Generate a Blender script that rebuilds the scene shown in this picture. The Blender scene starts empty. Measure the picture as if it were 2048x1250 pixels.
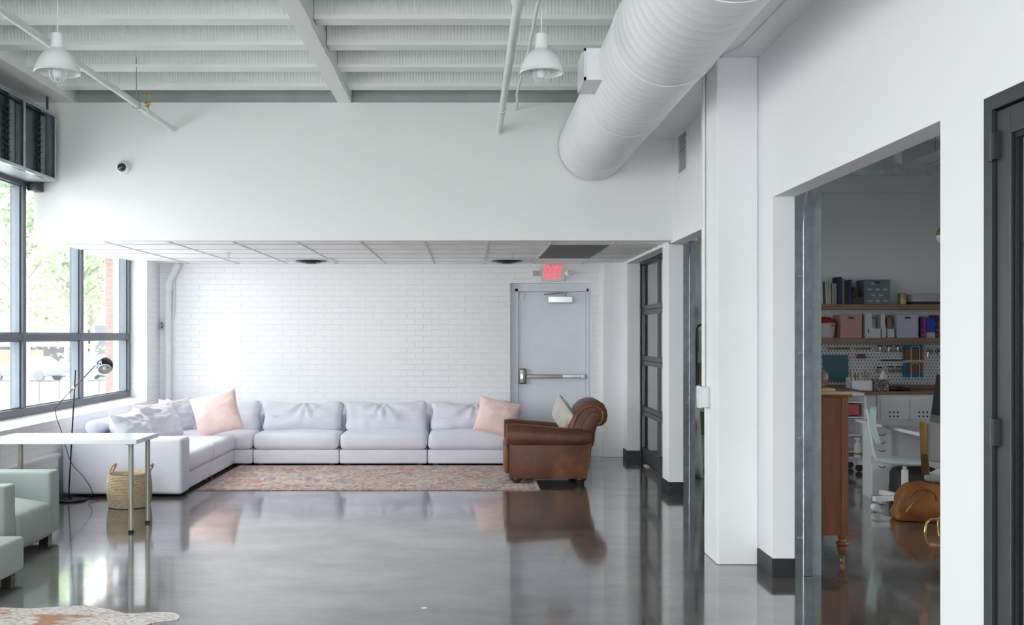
import bpy, bmesh, math, random
from mathutils import Vector, Matrix, noise
R = math.radians
PI = math.pi
S = bpy.context.scene
COL = S.collection

# ------------------------------------------------------------------ camera
F = 2000.0
EYE = 1.566
cam = bpy.data.cameras.new('camera')
cam.sensor_width = 36.0
cam.lens = 36.0 * F / 2048
cam.shift_x = (1024 - 938) / 2048
cam.shift_y = (670 - 625) / 2048
cam.clip_start = 0.05
cam.clip_end = 400
camo = bpy.data.objects.new('camera', cam)
COL.objects.link(camo)
camo.location = (0, 0, EYE)
camo.rotation_euler = (R(90), 0, 0)
S.camera = camo

# ------------------------------------------------------------------ view + world
S.view_settings.view_transform = 'Standard'
S.view_settings.look = 'None'
S.view_settings.gamma = 1.0
S.view_settings.use_curve_mapping = False
S.view_settings.exposure = 1.57
cy = S.cycles
cy.use_denoising = True
cy.use_adaptive_sampling = True
cy.adaptive_threshold = 0.015
cy.max_bounces = 14
cy.diffuse_bounces = 12
cy.glossy_bounces = 5
cy.transmission_bounces = 8
cy.transparent_max_bounces = 16
cy.caustics_reflective = False
cy.caustics_refractive = False
cy.sample_clamp_indirect = 8.0
cy.blur_glossy = 0.5

W = bpy.data.worlds.new('overcast_sky')
S.world = W
W.use_nodes = True
wn = W.node_tree
wn.nodes.clear()
w_out = wn.nodes.new('ShaderNodeOutputWorld')
w_bg = wn.nodes.new('ShaderNodeBackground')
w_tc = wn.nodes.new('ShaderNodeTexCoord')
w_sep = wn.nodes.new('ShaderNodeSeparateXYZ')
w_rmp = wn.nodes.new('ShaderNodeValToRGB')
wn.links.new(w_tc.outputs['Generated'], w_sep.inputs[0])
wn.links.new(w_sep.outputs['Z'], w_rmp.inputs[0])
wn.links.new(w_rmp.outputs[0], w_bg.inputs[0])
wn.links.new(w_bg.outputs[0], w_out.inputs[0])
w_rmp.color_ramp.elements[0].position = 0.0
w_rmp.color_ramp.elements[0].color = (0.50, 0.497, 0.51, 1)
w_rmp.color_ramp.elements[1].position = 0.8
w_rmp.color_ramp.elements[1].color = (1.42, 1.42, 1.48, 1)
w_bg.inputs[1].default_value = 5.2

def portal(loc, rot, sx, sy):
    l = bpy.data.lights.new('window_portal', 'AREA')
    l.shape = 'RECTANGLE'; l.size = sx; l.size_y = sy
    l.cycles.is_portal = True
    o = bpy.data.objects.new('window_portal', l); COL.objects.link(o)
    o.location = loc; o.rotation_euler = rot
portal((-4.45, 9.4, 1.95), (0, R(-90), 0), 2.4, 6.2)
portal((-4.45, 0.0, 1.95), (0, R(-90), 0), 2.4, 7.2)
portal((7.3, 6.1, 1.65), (0, R(90), 0), 1.4, 3.1)
portal((-1.0, -4.45, 2.05), (R(90), 0, 0), 5.7, 3.6)

# ------------------------------------------------------------------ materials
def lin(c):
    return tuple(((x / 255) / 12.92 if x / 255 <= 0.04045 else ((x / 255 + 0.055) / 1.055) ** 2.4) for x in c)

class NT:
    def __init__(s, name):
        s.m = bpy.data.materials.new(name); s.m.use_nodes = True
        s.t = s.m.node_tree; s.b = s.t.nodes['Principled BSDF']
    def n(s, typ, **kw):
        x = s.t.nodes.new(typ)
        for k, v in kw.items(): setattr(x, k, v)
        return x
    def l(s, a, b): s.t.links.new(a, b)
    def coord(s, sc=(1, 1, 1)):
        tc = s.n('ShaderNodeTexCoord'); mp = s.n('ShaderNodeMapping')
        mp.inputs['Scale'].default_value = sc
        s.l(tc.outputs['Object'], mp.inputs[0]); return mp.outputs[0]
    def world(s, sc=(1, 1, 1)):
        g = s.n('ShaderNodeNewGeometry'); mp = s.n('ShaderNodeMapping')
        mp.inputs['Scale'].default_value = sc
        s.l(g.outputs['Position'], mp.inputs[0]); return mp.outputs[0]
    def noise(s, vec, scale, detail=4, rough=0.6):
        x = s.n('ShaderNodeTexNoise'); x.inputs['Scale'].default_value = scale
        x.inputs['Detail'].default_value = detail; x.inputs['Roughness'].default_value = rough
        s.l(vec, x.inputs['Vector']); return x.outputs['Fac']
    def ramp(s, fac, stops, interp='LINEAR'):
        x = s.n('ShaderNodeValToRGB'); e = x.color_ramp.elements
        x.color_ramp.interpolation = interp
        e[0].position, e[0].color = stops[0][0], (*stops[0][1], 1)
        e[1].position, e[1].color = stops[-1][0], (*stops[-1][1], 1)
        for p, c in stops[1:-1]:
            k = e.new(p); k.color = (*c, 1)
        s.l(fac, x.inputs[0]); return x.outputs[0]
    def mix(s, fac, a, b, mode='MIX'):
        x = s.n('ShaderNodeMix', data_type='RGBA', blend_type=mode)
        for sock, v in ((x.inputs[0], fac), (x.inputs[6], a), (x.inputs[7], b)):
            if hasattr(v, 'is_linked'): s.l(v, sock)
            elif isinstance(v, (int, float)): sock.default_value = v
            else: sock.default_value = (*v, 1)
        return x.outputs[2]
    def math(s, op, a, b=None, c=None):
        x = s.n('ShaderNodeMath', operation=op)
        for i, v in enumerate((a, b, c)):
            if v is None: continue
            if hasattr(v, 'is_linked'): s.l(v, x.inputs[i])
            else: x.inputs[i].default_value = v
        return x.outputs[0]
    def bump(s, h, strength=0.3, dist=0.01):
        x = s.n('ShaderNodeBump'); x.inputs['Strength'].default_value = strength
        x.inputs['Distance'].default_value = dist
        s.l(h, x.inputs['Height']); s.l(x.outputs[0], s.b.inputs['Normal'])
    def base(s, c):
        if hasattr(c, 'is_linked'): s.l(c, s.b.inputs['Base Color'])
        else: s.b.inputs['Base Color'].default_value = (*c, 1)
    def set(s, rough=0.5, metal=0.0, spec=0.5):
        if hasattr(rough, 'is_linked'): s.l(rough, s.b.inputs['Roughness'])
        else: s.b.inputs['Roughness'].default_value = rough
        s.b.inputs['Metallic'].default_value = metal
        s.b.inputs['Specular IOR Level'].default_value = spec

def plain(name, c, rough=0.5, metal=0.0, var=0.06, nsc=6.0, bump=0.0, spec=0.5, bsc=None):
    t = NT(name); v = t.coord()
    f = t.noise(v, nsc)
    a = tuple(max(0, x * (1 - var)) for x in c); b = tuple(min(1, x * (1 + var)) for x in c)
    t.base(t.ramp(f, [(0.3, a), (0.7, b)])); t.set(rough, metal, spec)
    if bump: t.bump(t.noise(v, bsc or nsc * 8, 5), bump, 0.004)
    return t.m

def paint_wall(name, c, bump=0.12):
    t = NT(name); v = t.world()
    f = t.noise(v, 0.7, 3)
    t.base(t.ramp(f, [(0.3, tuple(x * 0.975 for x in c)), (0.7, c)]))
    t.set(0.55, 0, 0.3); t.bump(t.noise(v, 60, 4), bump, 0.002); return t.m

M = {}
WHITE = (0.86, 0.86, 0.88)
M['wall'] = paint_wall('white_wall_paint', WHITE)
M['soffit'] = paint_wall('white_bulkhead_paint', (0.865, 0.875, 0.87))
M['ceil'] = paint_wall('white_ceiling_paint', (0.845, 0.865, 0.85), 0.25)
M['office_wall'] = paint_wall('office_wall_paint', (0.76, 0.77, 0.79))

def concrete_paint():
    t = NT('painted_concrete'); v = t.world()
    f = t.noise(v, 2.0, 5)
    base = t.ramp(f, [(0.3, (0.82, 0.825, 0.84)), (0.7, (0.86, 0.865, 0.88))])
    vo = t.n('ShaderNodeTexVoronoi'); vo.inputs['Scale'].default_value = 5.5; t.l(v, vo.inputs['Vector'])
    pit = t.math('LESS_THAN', vo.outputs['Distance'], 0.035)
    gate = t.math('GREATER_THAN', t.noise(v, 1.9, 1), 0.60)
    t.base(t.mix(t.math('MULTIPLY', pit, gate), base, (0.12, 0.12, 0.12)))
    t.set(0.6, 0, 0.3); t.bump(t.noise(v, 14, 8), 0.25, 0.008); return t.m
M['concrete'] = concrete_paint()

def brick(name, c1, c2, mortar, scale=1.0, strength=0.5, dist=0.006, spots=True):
    t = NT(name); g = t.n('ShaderNodeNewGeometry'); sp = t.n('ShaderNodeSeparateXYZ')
    t.l(g.outputs['Position'], sp.inputs[0])
    u = t.math('ADD', sp.outputs['X'], sp.outputs['Y'])
    cb = t.n('ShaderNodeCombineXYZ'); t.l(u, cb.inputs[0]); t.l(sp.outputs['Z'], cb.inputs[1])
    br = t.n('ShaderNodeTexBrick'); t.l(cb.outputs[0], br.inputs['Vector'])
    br.inputs['Scale'].default_value = 1.0 / scale
    br.inputs['Brick Width'].default_value = 0.215; br.inputs['Row Height'].default_value = 0.074
    br.inputs['Mortar Size'].default_value = 0.006; br.inputs['Mortar Smooth'].default_value = 0.35
    br.inputs['Color1'].default_value = (*c1, 1); br.inputs['Color2'].default_value = (*c2, 1)
    br.inputs['Mortar'].default_value = (*mortar, 1)
    base = br.outputs['Color']
    t.base(base); t.set(0.62, 0, 0.3)
    n1 = t.noise(g.outputs['Position'], 26, 6, 0.65); n2 = t.noise(g.outputs['Position'], 2.2, 3)
    # joints fade in and out under thick paint
    h = t.math('SUBTRACT', t.math('MULTIPLY', n1, 0.45), t.math('MULTIPLY', br.outputs['Fac'], t.math('MULTIPLY', n2, 1.4)))
    t.bump(h, strength, dist); return t.m
M['brick'] = brick('white_painted_brick', (0.865, 0.875, 0.885), (0.865, 0.875, 0.885), (0.85, 0.86, 0.87), strength=0.8, dist=0.005)
M['redbrick'] = brick('red_brick', (0.20, 0.118, 0.10), (0.185, 0.105, 0.09), (0.24, 0.19, 0.17))

def floor_mat():
    t = NT('polished_concrete'); v = t.world()
    big = t.noise(v, 0.9, 6, 0.6); mid = t.noise(v, 5, 6, 0.7); fine = t.noise(v, 160, 2)
    c = t.ramp(big, [(0.28, (0.055, 0.045, 0.040)), (0.5, (0.092, 0.080, 0.072)), (0.74, (0.145, 0.132, 0.120))])
    c = t.mix(0.35, c, t.ramp(mid, [(0.3, (0.045, 0.04, 0.038)), (0.7, (0.16, 0.15, 0.14))]))
    c = t.mix(0.25, c, t.ramp(fine, [(0.42, (0.03, 0.03, 0.03)), (0.62, (0.20, 0.19, 0.18))]))
    # hairline crack / saw-cut
    t.base(c)
    r = t.ramp(t.noise(v, 1.6, 6, 0.7), [(0.3, (0.07,) * 3), (0.72, (0.20,) * 3)])
    rr = t.n('ShaderNodeSeparateColor'); t.l(r, rr.inputs[0])
    t.set(rr.outputs[0], 0, 0.62)
    cw = t.n('ShaderNodeMapRange'); t.l(t.noise(t.world((1, 1.6, 1)), 1.3, 6, 0.68), cw.inputs[0])
    cw.inputs[1].default_value = 0.30; cw.inputs[2].default_value = 0.66; cw.inputs[3].default_value = 0.45; cw.inputs[4].default_value = 1.0
    t.l(cw.outputs[0], t.b.inputs['Coat Weight']); t.b.inputs['Coat IOR'].default_value = 2.1
    cr = t.n('ShaderNodeMapRange'); t.l(mid, cr.inputs[0])
    cr.inputs[1].default_value = 0.3; cr.inputs[2].default_value = 0.75; cr.inputs[3].default_value = 0.035; cr.inputs[4].default_value = 0.12
    t.l(cr.outputs[0], t.b.inputs['Coat Roughness'])
    t.bump(t.noise(v, 1.2, 2), 0.04, 0.01)
    return t.m
M['floor'] = floor_mat()

def fabric(name, c, var=0.05, weave=420, bump=0.25, sheen=0.25):
    t = NT(name); v = t.coord()
    f = t.noise(v, 3.0, 4); w = t.noise(v, weave, 2, 0.5)
    a = tuple(x * (1 - var) for x in c); b = tuple(min(1, x * (1 + var)) for x in c)
    base = t.ramp(f, [(0.3, a), (0.7, b)])
    base = t.mix(0.18, base, t.ramp(w, [(0.4, tuple(x * 0.7 for x in c)), (0.6, tuple(min(1, x * 1.2) for x in c))]))
    t.base(base); t.set(0.9, 0, 0.15)
    t.b.inputs['Sheen Weight'].default_value = sheen
    t.bump(w, bump, 0.0015); return t.m
M['sofa'] = fabric('lavender_grey_linen', (0.72, 0.72, 0.80))
M['sofa_dark'] = fabric('grey_linen_shade', (0.42, 0.42, 0.52))
M['pink'] = fabric('blush_pink_linen', (0.88, 0.66, 0.63))
M['silver'] = fabric('silver_grey_satin', (0.50, 0.48, 0.45), weave=90)
M['sage'] = fabric('pale_sage_upholstery', (0.37, 0.425, 0.405))
M['greyfab'] = fabric('warm_grey_tweed', (0.36, 0.35, 0.34))
M['mint'] = fabric('pale_mint_upholstery', (0.45, 0.60, 0.56))

def leather(name, c, worn, thr=0.58):
    t = NT(name); v = t.coord()
    f = t.noise(v, 4.0, 6, 0.65); g = t.noise(v, 1.7, 3)
    base = t.ramp(f, [(0.3, tuple(x * 0.6 for x in c)), (0.6, c), (0.85, tuple(x * 1.35 for x in c))])
    base = t.mix(t.ramp(g, [(thr, (0,) * 3), (thr + 0.16, (0.8,) * 3)]), base, worn)
    t.base(base); t.set(0.42, 0, 0.3)
    vo = t.n('ShaderNodeTexVoronoi'); vo.inputs['Scale'].default_value = 130; t.l(v, vo.inputs['Vector'])
    t.bump(t.math('ADD', t.math('MULTIPLY', vo.outputs['Distance'], 0.3), t.noise(v, 11, 5)), 0.35, 0.006); return t.m
M['leather'] = leather('brown_worn_leather', (0.125, 0.045, 0.025), (0.27, 0.125, 0.05))
M['tan'] = leather('tan_leather', (0.33, 0.13, 0.035), (0.42, 0.18, 0.06), 0.6)
M['welt'] = leather('leather_welt', (0.19, 0.08, 0.045), (0.26, 0.12, 0.06), 0.5)

def wood(name, c1, c2, sc=(1, 1, 1), rough=0.45, f1=9.0):
    t = NT(name); v = t.coord(sc)
    n1 = t.noise(v, f1, 6, 0.6); n2 = t.noise(v, f1 * 5, 3)
    t.base(t.mix(0.25, t.ramp(n1, [(0.3, c1), (0.7, c2)]), t.ramp(n2, [(0.3, tuple(x * 0.6 for x in c1)), (0.7, c2)])))
    t.set(rough, 0, 0.4); t.bump(n2, 0.08, 0.002); return t.m
M['chest'] = wood('antique_brown_wood', (0.15, 0.055, 0.025), (0.24, 0.095, 0.042), (3.0, 3.0, 0.35))
M['shelfwood'] = wood('walnut_shelf', (0.20, 0.12, 0.075), (0.30, 0.19, 0.12), (0.4, 4, 4))
M['palewood'] = wood('pale_board', (0.42, 0.28, 0.16), (0.55, 0.39, 0.24), (0.5, 3, 3))
M['bun'] = plain('dark_turned_wood', (0.035, 0.025, 0.02), 0.25)

M['frame'] = plain('grey_aluminium_frame', (0.115, 0.125, 0.15), 0.42, 0.25)
M['bluegrey'] = plain('bead_reflection_grey', (0.17, 0.20, 0.24), 0.45, 0.1)  # bead colour carries the grey-blue reflection of glass and frame side
M['charcoal'] = plain('charcoal_paint', (0.020, 0.023, 0.027), 0.42)
M['taupe'] = plain('bronze_grey_aluminium', (0.095, 0.092, 0.098), 0.4, 0.4)
M['black'] = plain('black_rubber', (0.012, 0.014, 0.016), 0.5)
M['blackmetal'] = plain('black_metal', (0.012, 0.012, 0.014), 0.3, 0.6)
M['galv'] = plain('galvanised_steel', (0.42, 0.47, 0.50), 0.22, 1.0, 0.2, 9)
M['galvdull'] = plain('dull_galvanised_steel', (0.30, 0.34, 0.35), 0.5, 0.6, 0.12, 10)
M['chrome'] = plain('brushed_chrome', (0.62, 0.63, 0.64), 0.22, 1.0)
M['bronze'] = plain('dark_bronze_metal', (0.24, 0.22, 0.20), 0.35, 0.8)
M['blackchrome'] = plain('black_chrome', (0.10, 0.11, 0.13), 0.08, 1.0)
M['brass'] = plain('brass', (0.60, 0.42, 0.18), 0.25, 1.0)
M['whitemetal'] = plain('white_enamel', (0.80, 0.81, 0.81), 0.35, 0, 0.02)
M['pipe'] = plain('white_painted_pipe', (0.78, 0.79, 0.79), 0.45, 0, 0.03)
M['duct'] = plain('white_painted_duct', (0.87, 0.87, 0.89), 0.42, 0, 0.03, 2)
M['tile'] = plain('white_ceiling_tile', (0.92, 0.92, 0.92), 0.9, 0, 0.02, 4)
M['tbar'] = plain('white_ceiling_grid', (0.70, 0.70, 0.71), 0.5)
M['joint'] = plain('shadow_gap_grey', (0.35, 0.35, 0.36), 0.9)
M['door'] = plain('pale_blue_door_paint', (0.76, 0.80, 0.86), 0.45, 0, 0.02)
M['doorframe'] = plain('pale_blue_frame_paint', (0.74, 0.77, 0.81), 0.45, 0, 0.03)
M['tabletop'] = plain('white_laminate', (0.78, 0.80, 0.82), 0.22, 0, 0.01)
M['tableleg'] = plain('greige_metal', (0.36, 0.36, 0.31), 0.35, 0.3)
M['plastic'] = plain('white_plastic', (0.75, 0.76, 0.77), 0.4, 0, 0.02)
M['ivory'] = plain('aged_white_plastic', (0.66, 0.66, 0.60), 0.45, 0, 0.03)
M['glassdark'] = plain('dark_dome_glass', (0.02, 0.025, 0.03), 0.05, 0.0, spec=0.9)
M['grille_dark'] = plain('dark_grille_metal', (0.10, 0.095, 0.095), 0.6)
M['rope'] = plain('white_cotton_rope', (0.72, 0.70, 0.68), 0.9, 0, 0.15, 60)
M['paper'] = plain('white_paper', (0.74, 0.74, 0.72), 0.8)
M['beige'] = plain('beige_card', (0.58, 0.53, 0.40), 0.85)
M['cardboard'] = plain('brown_cardboard', (0.33, 0.21, 0.12), 0.85)

def pane_mat(name, tint=(1, 1, 1), boost=1.0):
    m = bpy.data.materials.new(name); m.use_nodes = True; t = m.node_tree; t.nodes.clear()
    o = t.nodes.new('ShaderNodeOutputMaterial'); mx = t.nodes.new('ShaderNodeMixShader')
    tr = t.nodes.new('ShaderNodeBsdfTransparent'); tr.inputs[0].default_value = (*tint, 1)
    gl = t.nodes.new('ShaderNodeBsdfGlossy'); gl.inputs['Roughness'].default_value = 0.02
    fr = t.nodes.new('ShaderNodeFresnel'); fr.inputs[0].default_value = 1.45
    mm = t.nodes.new('ShaderNodeMath'); mm.operation = 'MULTIPLY'; mm.inputs[1].default_value = boost
    ge = t.nodes.new('ShaderNodeNewGeometry'); io = t.nodes.new('ShaderNodeMath'); io.operation = 'MULTIPLY_ADD'
    io.inputs[1].default_value = 1 / 1.45 - 1.45; io.inputs[2].default_value = 1.45   # same air-side reflectance on both faces
    t.links.new(ge.outputs['Backfacing'], io.inputs[0]); t.links.new(io.outputs[0], fr.inputs[0])
    t.links.new(fr.outputs[0], mm.inputs[0]); t.links.new(mm.outputs[0], mx.inputs[0])
    t.links.new(tr.outputs[0], mx.inputs[1]); t.links.new(gl.outputs[0], mx.inputs[2]); t.links.new(mx.outputs[0], o.inputs[0])
    return m
M['glass'] = pane_mat('window_glass', (0.97, 0.99, 0.98))
M['doorglass'] = pane_mat('door_glass', (0.80, 0.84, 0.84), 2.0)

def emit(name, c, st):
    t = NT(name); t.base((0.5, 0.05, 0.08)); t.b.inputs['Emission Color'].default_value = (*c, 1)
    t.b.inputs['Emission Strength'].default_value = st; return t.m
M['exit_red'] = emit('lit_exit_letters', (1.0, 0.045, 0.09), 0.75)

def rug_mat():
    t = NT('faded_oriental_rug'); v = t.coord(); v0 = v; v = t.coord((1, .55, 1))
    warp = t.n('ShaderNodeTexNoise'); warp.inputs['Scale'].default_value = 9; t.l(v, warp.inputs['Vector'])
    vv = t.mix(0.06, v, warp.outputs['Color'])
    vo = t.n('ShaderNodeTexVoronoi', distance='MANHATTAN'); vo.inputs['Scale'].default_value = 8; t.l(vv, vo.inputs['Vector'])
    sepc = t.n('ShaderNodeSeparateColor'); t.l(vo.outputs['Color'], sepc.inputs[0])
    cream = (0.66, 0.60, 0.53); red = (0.45, 0.13, 0.12); rust = (0.55, 0.27, 0.19); blue = (0.14, 0.20, 0.33); sky = (0.38, 0.48, 0.53); navy = (0.06, 0.07, 0.12)
    c1 = t.ramp(sepc.outputs[0], [(0.0, cream), (0.22, rust), (0.4, sky), (0.52, red), (0.7, (0.56, 0.40, 0.26)), (0.84, blue), (0.95, cream)], 'CONSTANT')
    vo2 = t.n('ShaderNodeTexVoronoi', distance='MANHATTAN'); vo2.inputs['Scale'].default_value = 30; t.l(vv, vo2.inputs['Vector'])
    s2 = t.n('ShaderNodeSeparateColor'); t.l(vo2.outputs['Color'], s2.inputs[0])
    c2 = t.ramp(s2.outputs[0], [(0.0, red), (0.2, cream), (0.42, blue), (0.56, rust), (0.70, (0.62, 0.55, 0.47)), (0.86, navy)], 'CONSTANT')
    c = t.mix(0.52, c1, c2)
    zone = t.noise(v, 1.5, 3)
    c = t.mix(t.ramp(zone, [(0.4, (0.1,) * 3), (0.62, (0.6,) * 3)]), c, t.mix(0.6, (0.45, 0.20, 0.16), c2))
    c = t.mix(t.ramp(t.noise(v, 2.6, 4), [(0.45, (0,) * 3), (0.7, (0.5,) * 3)]), c, (0.52, 0.46, 0.40))
    # borders
    sp = t.n('ShaderNodeSeparateXYZ'); t.l(v0, sp.inputs[0])
    ex = t.math('SUBTRACT', 1.705, t.math('ABSOLUTE', sp.outputs[0])); ey = t.math('SUBTRACT', 0.94, t.math('ABSOLUTE', sp.outputs[1]))
    e = t.math('MINIMUM', ex, ey)
    band = t.ramp(e, [(0.0, (0.9,) * 3), (0.03, (0.1,) * 3), (0.05, (0.75,) * 3), (0.085, (0.1,) * 3), (0.24, (0.7,) * 3), (0.27, (0,) * 3)], 'CONSTANT')
    c = t.mix(band, c, t.mix(0.45, (0.30, 0.12, 0.13), c2))
    t.base(t.mix(0.24, c, (0.78, 0.72, 0.66))); t.set(0.95, 0, 0.1); t.bump(t.noise(v, 240, 2), 0.4, 0.003); return t.m
M['rug'] = rug_mat()

def hide_mat():
    t = NT('cowhide'); v = t.world((1, 2.2, 1))
    sp = t.noise(v, 34, 5, 0.75); big = t.noise(v, 2.0, 3)
    c = t.mix(t.ramp(sp, [(0.50, (0,) * 3), (0.60, (0.85,) * 3)]), (0.74, 0.70, 0.68), (0.34, 0.20, 0.16))
    c = t.mix(t.ramp(big, [(0.55, (0,) * 3), (0.62, (0.85,) * 3)]), c, (0.40, 0.17, 0.07))
    t.base(c); t.set(0.8, 0, 0.2); t.bump(sp, 0.3, 0.004); return t.m
M['hide'] = hide_mat()

def basket_mat():
    t = NT('woven_seagrass'); v = t.coord((1, 1, 9))
    n = t.noise(v, 26, 5, 0.7)
    t.base(t.ramp(n, [(0.3, (0.26, 0.18, 0.11)), (0.5, (0.50, 0.40, 0.27)), (0.7, (0.70, 0.60, 0.46))]))
    t.set(0.85, 0, 0.2); t.bump(n, 0.6, 0.006); return t.m
M['basket'] = basket_mat()

def peg_mat():
    t = NT('white_pegboard'); v = t.coord(); sp = t.n('ShaderNodeSeparateXYZ'); t.l(v, sp.inputs[0])
    p = 0.04
    row = t.math('DIVIDE', sp.outputs['Z'], p)
    odd = t.math('MULTIPLY', t.math('MODULO', t.math('FLOOR', t.math('ADD', row, 100)), 2), 0.5)
    fx = t.math('SUBTRACT', t.math('FRACT', t.math('ADD', t.math('ADD', t.math('DIVIDE', sp.outputs['X'], p), 100), odd)), 0.5)
    fz = t.math('SUBTRACT', t.math('FRACT', t.math('ADD', row, 100)), 0.5)
    hole = t.math('MULTIPLY', t.math('LESS_THAN', t.math('ABSOLUTE', fx), 0.13), t.math('LESS_THAN', t.math('ABSOLUTE', fz), 0.27))
    t.base(t.mix(hole, (0.62, 0.62, 0.64), (0.06, 0.06, 0.07))); t.set(0.5); return t.m
M['peg'] = peg_mat()

def mesh_screen():
    t = NT('dark_mesh_screen'); v = t.coord()
    n = t.noise(v, 5, 4)
    br = t.n('ShaderNodeTexBrick'); g = t.n('ShaderNodeNewGeometry'); sp = t.n('ShaderNodeSeparateXYZ'); t.l(g.outputs['Position'], sp.inputs[0])
    cb = t.n('ShaderNodeCombineXYZ'); t.l(sp.outputs['Y'], cb.inputs[0]); t.l(sp.outputs['Z'], cb.inputs[1]); t.l(cb.outputs[0], br.inputs['Vector'])
    br.inputs['Scale'].default_value = 1; br.inputs['Brick Width'].default_value = 0.4; br.inputs['Row Height'].default_value = 0.14; br.inputs['Mortar Size'].default_value = 0.004
    br.inputs['Color1'].default_value = (0.085, 0.10, 0.11, 1); br.inputs['Color2'].default_value = (0.06, 0.075, 0.085, 1); br.inputs['Mortar'].default_value = (0.03, 0.035, 0.04, 1)
    t.base(t.mix(0.4, br.outputs['Color'], t.ramp(n, [(0.35, (0.05, 0.06, 0.07)), (0.65, (0.15, 0.18, 0.20))]))); t.set(0.35, 0.3); return t.m
M['screen'] = mesh_screen()

def spot_mat(name, bg, fg, sc=60, thr=0.45):
    t = NT(name); v = t.coord(); vo = t.n('ShaderNodeTexVoronoi'); vo.inputs['Scale'].default_value = sc; t.l(v, vo.inputs['Vector'])
    t.base(t.mix(t.math('LESS_THAN', vo.outputs['Distance'], thr), bg, fg)); t.set(0.6); return t.m
M['tissue_box'] = spot_mat('speckled_card', (0.10, 0.07, 0.08), (0.48, 0.42, 0.42), 60, 0.42)
M['floral'] = spot_mat('floral_print', (0.03, 0.03, 0.06), (0.42, 0.06, 0.16), 24, 0.4)

_cc = {}
def colour(c, rough=0.55, metal=0.0):
    k = (tuple(c), rough, metal)
    if k not in _cc:
        _cc[k] = plain('colour_%02d' % len(_cc), c, rough, metal, 0.05)
    return _cc[k]

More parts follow.
